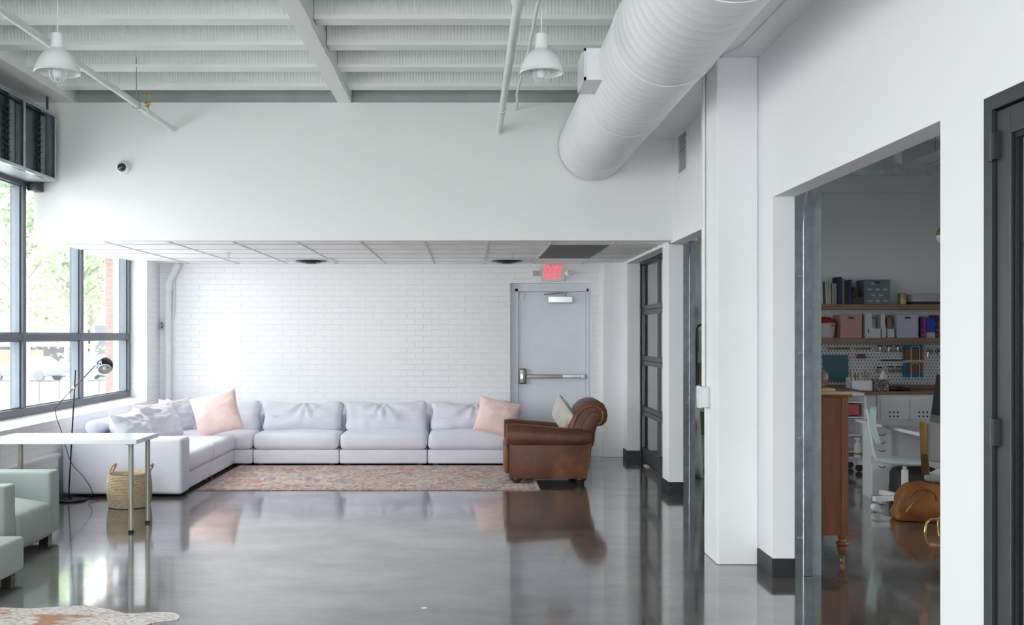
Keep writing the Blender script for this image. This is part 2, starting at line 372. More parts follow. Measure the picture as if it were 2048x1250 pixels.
# ------------------------------------------------------------------ mesh helpers
ORG = {}
class MB:
    def __init__(s): s.v = []; s.f = []
    def add(s, vs, fs, m=None):
        o = len(s.v)
        s.v += [(m @ Vector(v)) if m is not None else Vector(v) for v in vs]
        s.f += [tuple(i + o for i in f) for f in fs]
        return s
    def box(s, x0, x1, y0, y1, z0, z1, m=None):
        if x0 > x1: x0, x1 = x1, x0
        if y0 > y1: y0, y1 = y1, y0
        if z0 > z1: z0, z1 = z1, z0
        vs = [(x, y, z) for z in (z0, z1) for y in (y0, y1) for x in (x0, x1)]
        return s.add(vs, [(0, 2, 3, 1), (4, 5, 7, 6), (0, 1, 5, 4), (2, 6, 7, 3), (0, 4, 6, 2), (1, 3, 7, 5)], m)
    def rbox(s, x0, x1, y0, y1, z0, z1, r=0.02, m=None, seg=2, bulge=(0, 0, 0), wr=0, seed=0, div=0.08):
        """rounded, optionally bulging and wrinkled block"""
        h = Vector(((x1 - x0) / 2, (y1 - y0) / 2, (z1 - z0) / 2)); c = Vector(((x0 + x1) / 2, (y0 + y1) / 2, (z0 + z1) / 2))
        r = min(r, *h)
        def ax(hh):
            inner = hh - r; n = max(1, int(2 * inner / div)) if (wr or any(bulge)) else 1
            a = [-hh + r * (1 - math.cos(PI / 2 * k / (seg + 1))) for k in range(seg + 1)]
            b = [-inner + 2 * inner * k / n for k in range(n + 1)]
            return a + b + [-q for q in reversed(a)]
        X, Y, Z = ax(h.x), ax(h.y), ax(h.z)
        idx = {}; vs = []; fs = []
        def vid(i, j, k):
            key = (i, j, k)
            if key not in idx:
                p = Vector((X[i], Y[j], Z[k]))
                q = Vector([max(-(h[a] - r), min(h[a] - r, p[a])) for a in range(3)])
                d = p - q
                if d.length > 1e-9:
                    # spread rounding evenly
                    p = q + d.normalized() * r
                u = [p[a] / h[a] for a in range(3)]
                b = Vector((bulge[0] * u[0] * (1 - u[1] ** 2) * (1 - u[2] ** 2),
                            bulge[1] * u[1] * (1 - u[0] ** 2) * (1 - u[2] ** 2),
                            bulge[2] * u[2] * (1 - u[0] ** 2) * (1 - u[1] ** 2)))
                if wr:
                    w = noise.noise(Vector((p.x * 2.5 + seed * 7, p.y * 3.5, p.z * 9))) + 0.5 * noise.noise(Vector((p.x * 9 + seed, p.y * 9, p.z * 14)))
                    b += (d.normalized() if d.length > 1e-9 else Vector((0, 0, 1) if abs(u[2]) > 0.98 else ((0, math.copysign(1, u[1]), 0) if abs(u[1]) > 0.98 else (math.copysign(1, u[0]), 0, 0)))) * w * wr
                idx[key] = len(vs); vs.append(p + b + c)
            return idx[key]
        nx, ny, nz = len(X) - 1, len(Y) - 1, len(Z) - 1
        for i in range(nx):
            for j in range(ny):
                fs.append((vid(i, j, 0), vid(i, j + 1, 0), vid(i + 1, j + 1, 0), vid(i + 1, j, 0)))
                fs.append((vid(i, j, nz), vid(i + 1, j, nz), vid(i + 1, j + 1, nz), vid(i, j + 1, nz)))
        for i in range(nx):
            for k in range(nz):
                fs.append((vid(i, 0, k), vid(i + 1, 0, k), vid(i + 1, 0, k + 1), vid(i, 0, k + 1)))
                fs.append((vid(i, ny, k), vid(i, ny, k + 1), vid(i + 1, ny, k + 1), vid(i + 1, ny, k)))
        for j in range(ny):
            for k in range(nz):
                fs.append((vid(0, j, k), vid(0, j, k + 1), vid(0, j + 1, k + 1), vid(0, j + 1, k)))
                fs.append((vid(nx, j, k), vid(nx, j + 1, k), vid(nx, j + 1, k + 1), vid(nx, j, k + 1)))
        return s.add(vs, fs, m)
    def tube(s, pts, r, n=12, closed=False, m=None):
        P = [Vector(p) for p in pts]; N = len(P)
        rs = r if isinstance(r, (list, tuple)) else [r] * N
        t0 = (P[1] - P[0]).normalized()
        up = Vector((0, 0, 1)) if abs(t0.z) < 0.9 else Vector((1, 0, 0))
        nrm = t0.cross(up).normalized(); vs = []; fs = []; pt = t0
        for i in range(N):
            if closed: t = (P[(i + 1) % N] - P[i - 1]).normalized()
            elif i == 0: t = t0
            elif i == N - 1: t = (P[-1] - P[-2]).normalized()
            else: t = ((P[i + 1] - P[i]).normalized() + (P[i] - P[i - 1]).normalized()).normalized()
            nrm = (pt.rotation_difference(t) @ nrm).normalized(); pt = t
            bn = t.cross(nrm)
            for k in range(n):
                a = 2 * PI * k / n
                vs.append(P[i] + (nrm * math.cos(a) + bn * math.sin(a)) * rs[i])
        for i in range(N if closed else N - 1):
            j = (i + 1) % N
            for k in range(n):
                l = (k + 1) % n
                fs.append((i * n + k, i * n + l, j * n + l, j * n + k))
        if not closed:
            fs.append(tuple(range(n - 1, -1, -1))); fs.append(tuple((N - 1) * n + k for k in range(n)))
        return s.add(vs, fs, m)
    def lathe(s, prof, c=(0, 0, 0), n=24, m=None, caps=True):
        vs = []; fs = []
        for r, z in prof:
            for k in range(n):
                a = 2 * PI * k / n
                vs.append((c[0] + r * math.cos(a), c[1] + r * math.sin(a), c[2] + z))
        for i in range(len(prof) - 1):
            for k in range(n):
                l = (k + 1) % n
                fs.append((i * n + k, i * n + l, (i + 1) * n + l, (i + 1) * n + k))
        if caps:
            fs.append(tuple(range(n - 1, -1, -1))); fs.append(tuple((len(prof) - 1) * n + k for k in range(n)))
        return s.add(vs, fs, m)
    def prism(s, poly, a, b, axis='y', m=None):
        """poly in the two other axes (x,z for y; y,z for x; x,y for z)"""
        def pt(p, q):
            return {'y': (p[0], q, p[1]), 'x': (q, p[0], p[1]), 'z': (p[0], p[1], q)}[axis]
        n = len(poly); vs = [pt(p, a) for p in poly] + [pt(p, b) for p in poly]
        fs = [tuple(range(n)), tuple(range(2 * n - 1, n - 1, -1))] + [(i, i + n, (i + 1) % n + n, (i + 1) % n) for i in range(n)]
        return s.add(vs, fs, m)
    def build(s, name, mat, parent=None, smooth=True, bevel=0, world=True, ang=40):
        me = bpy.data.meshes.new(name)
        off = Vector((0, 0, 0))
        if parent is not None and world: off = ORG[parent.name]
        me.from_pydata([tuple(v - off) for v in s.v], [], s.f)
        bm = bmesh.new(); bm.from_mesh(me); bmesh.ops.recalc_face_normals(bm, faces=bm.faces)
        if bevel:
            es = [e for e in bm.edges if len(e.link_faces) == 2 and e.calc_face_angle(0) > 0.6]
            bmesh.ops.bevel(bm, geom=es, offset=bevel, segments=2, affect='EDGES', profile=0.6)
        bm.to_mesh(me); bm.free()
        if smooth:
            for p in me.polygons: p.use_smooth = True
            me.set_sharp_from_angle(angle=R(ang))
        if mat is not None: me.materials.append(mat)
        o = bpy.data.objects.new(name, me); COL.objects.link(o)
        if parent is not None: o.parent = parent
        ORG[o.name] = off if parent is not None else Vector((0, 0, 0))
        return o

def mb(): return MB()
def thing(name, label, cat, loc=(0, 0, 0), rz=0, group=None):
    o = bpy.data.objects.new(name, None); COL.objects.link(o); o.empty_display_size = 0.1
    o.location = loc; o.rotation_euler = (0, 0, rz); ORG[o.name] = Vector(loc)
    o['label'] = label; o['category'] = cat
    if group: o['group'] = group
    return o
def tag(o, label, cat, group=None, kind=None):
    o['label'] = label; o['category'] = cat
    if group: o['group'] = group
    if kind: o['kind'] = kind
    # put the origin at the thing's base
    me = o.data
    if o.type == 'MESH' and o.parent is None and len(me.vertices) and o.location.length < 1e-6:
        xs = [v.co for v in me.vertices]
        c = Vector(((min(v.x for v in xs) + max(v.x for v in xs)) / 2, (min(v.y for v in xs) + max(v.y for v in xs)) / 2, min(v.z for v in xs)))
        me.transform(Matrix.Translation(-c)); o.location = c; ORG[o.name] = c.copy()
    return o
def struct(o): o['kind'] = 'structure'; return o
def copy_tree(o, loc=None, rz=None, label=None, parent=None):
    c = o.copy(); COL.objects.link(c)
    if parent is not None: c.parent = parent
    for ch in o.children: copy_tree(ch, parent=c)
    if loc is not None: c.location = loc
    if rz is not None: c.rotation_euler = (0, 0, rz)
    if label: c['label'] = label
    return c

def Xp(px, Y): return (px - 938) * Y / F
def Zp(py, Y): return EYE - (py - 670) * Y / F
def P3(px, py, Y): return Vector((Xp(px, Y), Y, Zp(py, Y)))

def pillow(w, h, t, seed=0, n=26, ears=0.06, wr=0.012, sag=0.0):
    """a stuffed square cushion standing in xz, thickness along y, centred"""
    v = []; f = []
    rnd = Vector((seed * 3.7, seed * 1.3, 0))
    for side in (-1, 1):
        for j in range(n + 1):
            for i in range(n + 1):
                a = -1 + 2 * i / n; b = -1 + 2 * j / n
                x = a * (1 - ears * (1 - b * b)) * w / 2
                z = b * (1 - ears * (1 - a * a)) * h / 2
                e = max(0, (1 - a * a)) ** 0.45 * max(0, (1 - b * b)) ** 0.45
                th = t / 2 * e
                wn_ = noise.noise(Vector((a * 1.6, b * 3.2, side * 2)) + rnd) + 0.6 * noise.noise(Vector((a * 4.5, b * 6, side * 5)) + rnd)
                # creases radiating from the corners
                cr = 0
                for (cx_, cz_) in ((-1, -1), (1, -1), (-1, 1), (1, 1)):
                    dx, dz = a - cx_, b - cz_; d = math.hypot(dx, dz)
                    cr += math.sin(math.atan2(dz, dx) * 14 + seed) * math.exp(-d * 3.0) * min(1, d * 5)
                th += (wn_ * wr + cr * wr * 0.6) * min(1, e * 2.5)
                z -= sag * (1 - a * a) * (b + 1) * 0.5 * h
                v.append((x, side * th, z))
    N = (n + 1) ** 2
    for j in range(n):
        for i in range(n):
            q = (j * (n + 1) + i, j * (n + 1) + i + 1, (j + 1) * (n + 1) + i + 1, (j + 1) * (n + 1) + i)
            f.append(q); f.append(tuple(N + k for k in reversed(q)))
    # stitch the rim
    rim = [i for i in range(n + 1)] + [j * (n + 1) + n for j in range(1, n + 1)] + [n * (n + 1) + i for i in range(n - 1, -1, -1)] + [j * (n + 1) for j in range(n - 1, 0, -1)]
    for a, b in zip(rim, rim[1:] + rim[:1]): f.append((b, a, a + N, b + N))
    return v, f
def xf(loc, rx=0, ry=0, rz=0):
    return Matrix.Translation(loc) @ Matrix.Rotation(R(rz), 4, 'Z') @ Matrix.Rotation(R(ry), 4, 'Y') @ Matrix.Rotation(R(rx), 4, 'X')

# ================================================================== ROOM SHELL
OP = 2.462        # head height of the openings on the right
LOWC = 2.487      # dropped ceiling
SOF = 9.65        # face of the bulkhead
BK = 12.95        # brick wall face
SLAB = 4.26
struct(mb().box(-4.42, 7.2, -4.3, 13.4, -0.2, 0).build('floor', M['floor'], smooth=False))
struct(mb().box(-4.5, 7.3, -4.4, 13.5, SLAB, SLAB + 0.2).build('ceiling', M['ceil'], smooth=False))

# back wall with the door recess
DX0, DX1 = Xp(1030, 13.07), Xp(1181, 13.07)
dz1 = Zp(570, 13.07)
b = mb().box(-4.42, Xp(1020.5, BK), BK, BK + 0.4, 0, SLAB).box(DX1, 2.25, BK, BK + 0.4, 0, SLAB).box(Xp(1020.5, BK), DX1, BK, BK + 0.4, Zp(566, BK), SLAB)
struct(b.build('wall_back', M['brick'], smooth=False))
struct(mb().box(1.72, 2.02, 12.82, BK, 0, LOWC + .02).build('column', M['concrete'], smooth=False, bevel=0.008))

# left wall: brick apron, piers, lintel
GX = -4.2
b = mb().box(-4.42, -4.0, -4.3, BK, 0, 0.73).box(-4.42, -4.0, 12.42, BK, 0.73, SLAB).box(-4.42, -4.0, 3.6, 6.2, 0.73, SLAB)
b.box(-4.42, GX, -4.3, SOF, 3.09, SLAB).box(-4.42, GX, SOF, 12.42, 3.0, SLAB).box(-4.42, -4.0, -4.3, -3.6, 0.73, SLAB)
struct(b.build('wall_left', M['brick'], smooth=False))
b = mb()
for y0, y1 in ((6.2, 12.42), (-3.6, 3.6)):
    b.prism([(-4.42, 0.725), (-3.99, 0.725), (-3.99, 0.745), (-4.2, 0.80), (-4.42, 0.80)], y0, y1, 'y')
struct(b.build('trim_1', M['wall'], smooth=False))
struct(mb().box(-4.0, -3.94, 5.5, 9.6, 0.0, 0.40).box(-4.0, -3.92, 5.5, 9.6, 0.40, 0.43).build('trim_2', M['brick'], smooth=False, bevel=0.004))
struct(mb().box(-4.2, -3.80, -4.3, SOF, 3.81, SLAB).build('beam', M['ceil'], smooth=False, bevel=0.01))

# windows
def window(name, ys, y0, y1, z0, z1, mid, pw=0.065, side='x', X=GX):
    """frames between z0..z1, mullions at ys"""
    def B(m_, a0, a1, d0, d1, h0, h1):
        if side == 'x': m_.box(d0, d1, a0, a1, h0, h1)
        else: m_.box(a0, a1, d0, d1, h0, h1)
    root = bpy.data.objects.new(name, None); COL.objects.link(root); root.location = (X, (y0 + y1) / 2, z0) if side == 'x' else ((y0 + y1) / 2, X, z0)
    ORG[root.name] = root.location.copy(); root['kind'] = 'structure'
    f = mb(); D0, D1 = X - 0.13, X
    B(f, y0, y1, D0, D1, z0, z0 + 0.075); B(f, y0, y1, D0, D1, z1 - 0.075, z1)
    B(f, y0, y1, D0, D1 - 0.005, mid - 0.033, mid + 0.033)
    B(f, y0, y0 + pw, D0, D1, z0 + .075, z1 - .075); B(f, y1 - pw, y1, D0, D1, z0 + .075, z1 - .075)
    for y in ys: B(f, y - pw / 2, y + pw / 2, D0, D1 - 0.0015, z0 + .075, z1 - .075)
    f.build('window_frame', M['frame'], root, smooth=False, bevel=0.004)
    edges = [y0 + pw / 2] + list(ys) + [y1 - pw / 2]
    bd = mb()
    for a, c in zip(edges[:-1], edges[1:]):
        a += pw / 2; c -= pw / 2
        for h0, h1 in ((z0 + .075, mid - .033), (mid + .033, z1 - .075)):
            g = 0.022
            B(bd, a, a + g, D0 + .03, D1 - .03, h0, h1); B(bd, c - g, c, D0 + .03, D1 - .03, h0, h1)
            B(bd, a + g, c - g, D0 + .03, D1 - .03, h0, h0 + .012); B(bd, a + g, c - g, D0 + .03, D1 - .03, h1 - .012, h1)
            p = mb(); B(p, a + g, c - g, D0 + .062, D0 + .066, h0 + .012, h1 - .012); p.build('pane', M['glass'], root, smooth=False)
    bd.build('glazing_bead', M['bluegrey'], root, smooth=False)
    return root
window('window_1', [6.58, 8.02, 9.46, 10.87], 6.2, 12.42, 0.80, 3.05, 1.545)
window('window_2', [-2.16, -0.72, 0.72, 2.16], -3.6, 3.6, 0.80, 3.05, 1.545)
window('window_3', [-2.4, -1.0, 0.4], -3.8, 1.8, 0.3, 3.8, 2.6, side='y', X=-4.2)
struct(mb().box(-4.42, 1.8, -4.4, -4.1, 0, .3).box(-4.42, 7.2, -4.4, -4.1, 3.8, SLAB).box(-4.42, -3.8, -4.4, -4.1, .3, 3.8).box(1.8, 7.2, -4.4, -4.1, 0, 3.8).build('wall_rear', M['wall'], smooth=False))

# bulkhead, dropped ceiling and steel channel
struct(mb().box(GX, 2.11, SOF, SOF + 0.14, LOWC - 0.008, 3.81).build('wall_bulkhead', M['soffit'], smooth=False))
struct(mb().box(-3.80, 1.66, SOF + 0.06, SOF + 0.13, 3.81, 4.02).box(-3.80, 1.66, SOF + .13, SOF + .3, 4.02, 4.03).build('trim_3', plain('primed_steel_channel', (.42, .46, .45), .5, .2), smooth=False))
struct(mb().box(GX, 2.6, SOF + .28, SOF + .4, 3.81, SLAB).build('wall_upper', M['ceil'], smooth=False))
lc = struct(mb().box(GX - 0.0, 2.24, SOF + .14, BK, LOWC + 0.004, LOWC + 0.03).build('ceiling_dropped', M['tile'], smooth=False))
g = mb(); sh = mb()
xs = [0.187 + 0.634 * k for k in range(-7, 4)]
for x in xs:
    if -4.2 < x < 2.1:
        g.box(x - .012, x + .012, SOF + .14, BK, LOWC - .002, LOWC + .004); sh.box(x + .012, x + .016, SOF + .14, BK, LOWC + .002, LOWC + .004)
yy = [10.2, 10.79, 11.39, 12.0, 12.6]
for y in yy:
    g.box(GX, 2.1, y - .010, y + .010, LOWC - .001, LOWC + .004); sh.box(GX, 2.1, y - .015, y - .010, LOWC + .002, LOWC + .004)
g.box(GX, 2.1, BK - .02, BK, LOWC - .003, LOWC + .004)
for o in (g.build('ceiling_grid', M['tbar'], lc, smooth=False), sh.build('ceiling_gap', M['joint'], lc, smooth=False)): pass

# ceiling joists with corrugated faces, cut by a deep beam
def joist(yc, x0, x1, zb=3.86, w=0.15):
    b = mb(); p = 0.0265; n = int((x1 - x0) / p * 4); vs = []; fs = []
    for i in range(n + 1):
        x = x0 + (x1 - x0) * i / n
        k = (0.0, 0.0055, 0.0, -0.0055)[i % 4]
        vs += [(x, yc - w / 2 + 0.012, zb + .03), (x, yc - w / 2 - 0.03 + k, SLAB), (x, yc + w / 2 - 0.012, zb + .03), (x, yc + w / 2 + 0.03 - k, SLAB),
               (x, yc - w / 2, zb + .028), (x, yc - w / 2, zb), (x, yc + w / 2, zb), (x, yc + w / 2, zb + .028), (x, yc - w / 2 + .012 + k * .7, zb + .05), (x, yc + w / 2 - .012 - k * .7, zb + .05)]
    for i in range(n):
        a = i * 10; c = a + 10
        for s_, e_ in ((8, 1), (0, 8), (4, 0), (5, 4), (6, 5), (7, 6), (2, 7), (9, 2), (3, 9)):
            fs.append((a + s_, c + s_, c + e_, a + e_))
    b.add(vs, fs)
    o = b.build('ceiling_joist', M['ceil'], smooth=False); struct(o); return o
Yj = [9.295 - 0.655 * k for k in range(0, 20)]
for y in Yj:
    joist(y, -3.80, -1.29); joist(y, -1.125, 1.66)
# beam with roughly cast edge
b = mb(); n = 160; vs = []; fs = []
random.seed(3)
for i in range(n + 1):
    y = -4.1 + (SOF + 4.1) * i / n
    j = lambda q: random.uniform(-q, q)
    vs += [(-1.275 + j(.003), y, SLAB), (-1.275 + j(.003), y, 3.82), (-1.268, y, 3.81), (-1.14 + j(.006), y, 3.81 + j(.002)), (-1.13 + j(.007), y, 3.825), (-1.128 + j(.005), y, 3.90), (-1.14, y, SLAB)]
for i in range(n):
    for k in range(6): fs.append((i * 7 + k, i * 7 + k + 1, i * 7 + 8 + k, i * 7 + 7 + k))
b.add(vs, fs); struct(b.build('beam_middle', M['ceil'], smooth=False))
struct(mb().box(1.64, 2.11, -4.3, SOF, 3.462, SLAB).build('beam_right', M['wall'], smooth=False, bevel=.004))

# right wall
WX0, WX1 = 1.97, 2.11
b = mb()
for y0, y1 in ((-4.3, 2.72), (3.80, 4.18), (6.48, 7.19), (9.85, 10.18)):
    b.box(WX0, WX1, y0, y1, 0, OP)
b.box(WX0, WX1, -4.3, SOF, OP, 3.462).box(WX0, WX1, SOF, SOF + .2, OP, LOWC)
b.box(1.985, 2.14, 12.53, BK, 0, LOWC)
b.box(WX0, WX1, SOF + .14, BK, OP, 3.9)
struct(b.build('wall_right', M['wall'], smooth=False))
struct(mb().box(1.69, WX0 - .001, 6.81, 7.19, 0, 3.462).build('column', M['concrete'], smooth=False, bevel=0.012))
def skirt(n, x0, x1, y0, y1, h=0.118): struct(mb().box(x0, x1, y0, y1, 0, h).build(n, M['black'], smooth=False, bevel=.003))
skirt('baseboard_right_1', WX0 - .012, WX1 + .001, 6.468, 6.80)
skirt('baseboard_right_2', WX0 - .012, WX1 + .001, 9.838, 10.19)
skirt('baseboard_right_3', 1.972, 2.145, 12.518, 12.81)
skirt('baseboard_right_4', WX0 - .012, WX1, 3.85, 4.19)

# office beyond
struct(mb().box(2.14, 7.2, 12.66, 13.1, 0, SLAB).build('wall_office_back', M['office_wall'], smooth=False))
struct(mb().box(7.0, 7.2, -4.3, 4.6, 0, SLAB).box(7.0, 7.2, 7.6, 13.1, 0, SLAB).box(7.0, 7.2, 4.6, 7.6, 0, 1.0).box(7.0, 7.2, 4.6, 7.6, 2.3, SLAB).build('wall_office_side', M['office_wall'], smooth=False))
window('window_added', [6.1], 4.6, 7.6, 1.0, 2.3, 1.6, X=7.16)  # unseen window, added to let more light into the office
struct(mb().box(2.11, 7.0, 3.84, 3.96, 0, SLAB).build('wall_office_front', M['office_wall'], smooth=False))
struct(mb().box(2.11, 7.0, 12.60, 12.66, 3.36, 3.70).build('trim_4', M['office_wall'], smooth=False))
for y in [4.5 + 0.655 * k for k in range(0, 12)]:
    joist(y, 2.7, 7.0, 3.86)
struct(mb().box(4.3, 4.44, 3.9, 12.6, 3.78, SLAB).build('beam_office', M['ceil'], smooth=False))

# ================================================================== DOORS
# exit door
dr = bpy.data.objects.new('door_1', None); COL.objects.link(dr); dr.location = ((DX0 + DX1) / 2, 13.1, 0); ORG['door_1'] = dr.location.copy(); dr['kind'] = 'structure'
Yd = 13.07
fx0, fx1, fz = Xp(1030, Yd), Xp(1181, Yd), Zp(572, Yd)
lx0, lx1, lz = Xp(1036.5, Yd), Xp(1172, Yd), Zp(583.5, Yd)
b = mb().box(Xp(1020.5, BK) - .05, lx0, Yd - .0, Yd + .12, 0, fz + .1).box(lx1, fx1 + .05, Yd - .0, Yd + .12, 0, fz + .1).box(lx0, lx1, Yd, Yd + .12, lz, fz + .1)
b.box(fx0, lx0 - .0, Yd - .03, Yd, 0, lz + .04).box(lx1, fx1 - .03, Yd - .03, Yd, 0, lz + .04).box(fx0, fx1 - .03, Yd - .03, Yd, lz, lz + .055)
b.build('door_frame', M['doorframe'], dr, smooth=False, bevel=.003)
mb().box(DX0 - .2, DX1 + .1, 13.36, 13.42, 0, 2.5).build('sky_leak_backing', M['charcoal'], dr, smooth=False)  # added dark backing, blocks bright sky behind the door gaps
mb().box(lx0 + .004, lx1 - .004, Yd + .01, Yd + .055, .006, lz - .004).build('door_leaf', M['door'], dr, smooth=False, bevel=.002)
b = mb().box(lx0 + .02, lx0 + .075, Yd - .02, Yd + .01, lz - .12, lz - .015)
b.build('hinge_plate', M['doorframe'], dr, smooth=False, bevel=.004)
cx0, cx1 = Xp(1096, Yd), Xp(1144, Yd)
mb().box(cx0, cx1, Yd - .06, Yd + .01, Zp(606, Yd), Zp(593, Yd)).build('door_closer', M['chrome'], dr, smooth=False, bevel=.006)
mb().tube([P3(1130, 592, Yd - .05), P3(1133, 585, Yd - .08), P3(1088, 589, Yd - .10)], .009).tube([P3(1088, 589, Yd - .10), P3(1135, 583.5, Yd - .02)], .008).build('closer_arm', M['chrome'], dr)
zb = Zp(752.5, Yd)
mb().rbox(Xp(1038, Yd), Xp(1052, Yd), Yd - .05, Yd + .01, zb - .10, zb + .10, .015).build('latch_housing', M['bronze'], dr)
b = mb().box(Xp(1052, Yd), Xp(1124, Yd), Yd - .065, Yd - .01, zb - .023, zb + .023)
b.build('push_bar', M['bronze'], dr, smooth=False, bevel=.008)
mb().box(Xp(1124.5, Yd), Xp(1168, Yd), Yd - .055, Yd - .01, zb - .02, zb + .024).build('bar_rail', M['chrome'], dr, smooth=False, bevel=.006)
mb().box(Xp(1163, Yd), Xp(1170, Yd), Yd - .07, Yd + .01, zb - .028, zb + .03).build('bar_end_cap', M['chrome'], dr, smooth=False, bevel=.006)
mb().box(Xp(1040, Yd), Xp(1046, Yd), Yd - .07, Yd - .04, zb - .035, zb + .035).build('latch_cap', M['chrome'], dr, smooth=False, bevel=.006)

# closed glazed overhead door
gd = bpy.data.objects.new('door_2', None); COL.objects.link(gd); gd.location = (2.2, 11.4, 0); ORG['door_2'] = gd.location.copy(); gd['kind'] = 'structure'
y0, y1 = 10.18, 12.62; H = 2.50; rows = 4; rh = H / rows; cols = 2
for r_ in range(rows):
    b = mb(); z0 = r_ * rh + .002; z1 = (r_ + 1) * rh - .004
    lowrail = .16 if r_ == 0 else .055
    b.box(2.17, 2.215, y0, y1, z0, z0 + lowrail).box(2.17, 2.215, y0, y1, z1 - .055, z1)
    st = [y0 + .05, (y0 + y1) / 2 + .11, y1 - .04]
    b.box(2.17, 2.215, y0, y0 + .08, z0 + lowrail, z1 - .055).box(2.17, 2.215, y1 - .08, y1, z0 + lowrail, z1 - .055)
    b.box(2.172, 2.213, st[1] - .035, st[1] + .035, z0 + lowrail, z1 - .055)
    sec = b.build('door_section', M['taupe'], gd, smooth=False, bevel=.003)
    for a, c in ((y0 + .08, st[1] - .035), (st[1] + .035, y1 - .08)):
        mb().box(2.19, 2.194, a, c, z0 + lowrail, z1 - .055).build('pane', M['doorglass'], sec, smooth=False)
mb().box(2.14, 2.17, y0, y1, 2.44, 2.487).build('head_trim', M['taupe'], gd, smooth=False)

# black framed door at the right edge
bd = bpy.data.objects.new('door_3', None); COL.objects.link(bd); bd.location = (2.0, 3.3, 0); ORG['door_3'] = bd.location.copy(); bd['kind'] = 'structure'
mb().box(1.955, 2.06, 3.745, 3.80, 0, OP).box(1.955, 2.06, 2.72, 2.775, 0, OP).box(1.955, 2.06, 2.775, 3.745, OP - .055, OP).build('door_frame', M['charcoal'], bd, smooth=False, bevel=.003)
b = mb().box(1.972, 2.02, 3.645, 3.738, .01, OP - .06).box(1.972, 2.02, 2.78, 2.875, .01, OP - .06).box(1.972, 2.02, 2.875, 3.645, OP - .16, OP - .06).box(1.972, 2.02, 2.875, 3.645, .01, .24)
leaf = b.build('door_leaf', M['charcoal'], bd, smooth=False, bevel=.004)
mb().box(1.984, 2.01, 3.625, 3.645, .24, OP - .16).box(1.984, 2.01, 2.875, 2.895, .24, OP - .16).box(1.984, 2.01, 2.895, 3.625, OP - .18, OP - .16).box(1.984, 2.01, 2.895, 3.625, .24, .26).build('glazing_bead', M['blackmetal'], leaf, smooth=False)
mb().box(1.996, 2.0, 2.895, 3.625, .26, OP - .18).build('pane', M['doorglass'], leaf, smooth=False)
for z in (Zp(293, 3.74), Zp(864, 3.74), .25):
    mb().tube([(1.952, 3.742, z - .057), (1.952, 3.742, z + .057)], .011, 10).box(1.95, 1.972, 3.715, 3.77, z - .05, z + .05).build('hinge', M['charcoal'], bd)
struct(mb().box(2.9, 3.0, 2.2, 3.84, 0, SLAB).box(2.11, 3.0, 2.2, 2.3, 0, SLAB).build('wall_closet', M['office_wall'], smooth=False))

# steel vertical tracks of the open overhead doors
def track(y, label, zmax=2.27):
    root = thing('door_track', label, 'door track', (2.15, y, 0), 0, 'overhead door tracks')
    a = mb().box(2.112, 2.117, y - .005, y + .09, 0.0, 2.7).box(2.117, 2.175, y - .005, y, 0, 2.7).build('angle_iron', M['galv'], root, smooth=False)
    # C-shaped rail: up, then bending into the office
    path = [(2.20, 0.002), (2.20, 1.0), (2.20, zmax)]
    r_ = .9
    for k in range(1, 15):
        t = k / 14 * PI / 2
        path.append((2.20 + r_ * (1 - math.cos(t)), zmax + r_ * math.sin(t)))
    path += [(3.6, zmax + r_), (4.6, zmax + r_)]
    b = mb(); vs = []; fs = []
    prof = [(-.028, .0), (-.028, .045), (-.024, .045), (-.024, .004), (.024, .004), (.024, .05), (.028, .05), (.028, 0)]
    n = len(path)
    for i, (x, z) in enumerate(path):
        q = path[min(i + 1, n - 1)]; p_ = path[max(i - 1, 0)]
        d = Vector((q[0] - p_[0], q[1] - p_[1])).normalized(); nn = Vector((d.y, -d.x))
        for u, w in prof: vs.append((x + nn.x * u, y - .012 + w, z + nn.y * u))
    for i in range(n - 1):
        for k in range(8):
            fs.append((i * 8 + k, i * 8 + (k + 1) % 8, (i + 1) * 8 + (k + 1) % 8, (i + 1) * 8 + k))
    fs.append(tuple(range(8))); fs.append(tuple((n - 1) * 8 + k for k in range(8)))
    b.add(vs, fs); b.build('guide_rail', M['galv'], root, ang=30)
    for z in (.25, .9, 1.45, 1.95):
        bb = mb()
        bb.box(2.117, 2.18, y + .0, y + .004, z - .02, z + .02)
        for x in (2.14, 2.16): bb.lathe([(.007, 0), (.007, .006)], (0, 0, 0), 8, xf((x, y - .002, z), rx=90))
        bb.build('bracket', M['galvdull'], root)
    return root
track(6.50, 'galvanised door track with a curved top beside the wooden chest')
track(9.87, 'galvanised door track in the narrow opening left of the concrete column')
for nm_, y, lab in (('counterbalance_cover', 6.50, ''),):
    tag(mb().box(2.235, 2.30, 6.53, 6.545, 0, 2.5).build('jamb_strip', M['galvdull'], smooth=False), 'flat grey steel strip behind the curved door track', 'strip')

# ================================================================== CEILING SERVICES
# spiral duct
dc = Vector((1.195, 0, 3.385)); dr_ = 0.3286
root = thing('spiral_duct', 'large white spiral air duct running into the bulkhead', 'duct', (dc.x, SOF, dc.z))
vs = []; fs = []; y = -4.0; rings = []
pitch = .125
ys_ = []
while y < SOF + .01:
    for dy, dr2 in ((0, 0), (pitch - .012, 0), (pitch - .009, .0006), (pitch - .003, .0006)):
        if y + dy < SOF + .01: ys_.append((y + dy, dr_ + dr2))
    y += pitch
N = 64
for (yv, rr) in ys_:
    for k in range(N):
        a = 2 * PI * k / N; yv2 = yv + pitch * (k / N) * 0.6 if yv < SOF - .2 else yv
        vs.append((dc.x + rr * math.cos(a), yv2, dc.z + rr * math.sin(a)))
for i in range(len(ys_) - 1):
    for k in range(N):
        l = (k + 1) % N
        if l == 0 and False: continue
        fs.append((i * N + k, i * N + l, (i + 1) * N + l, (i + 1) * N + k))
b = mb(); b.add(vs, fs); b.build('duct_body', M['duct'], root, ang=60)
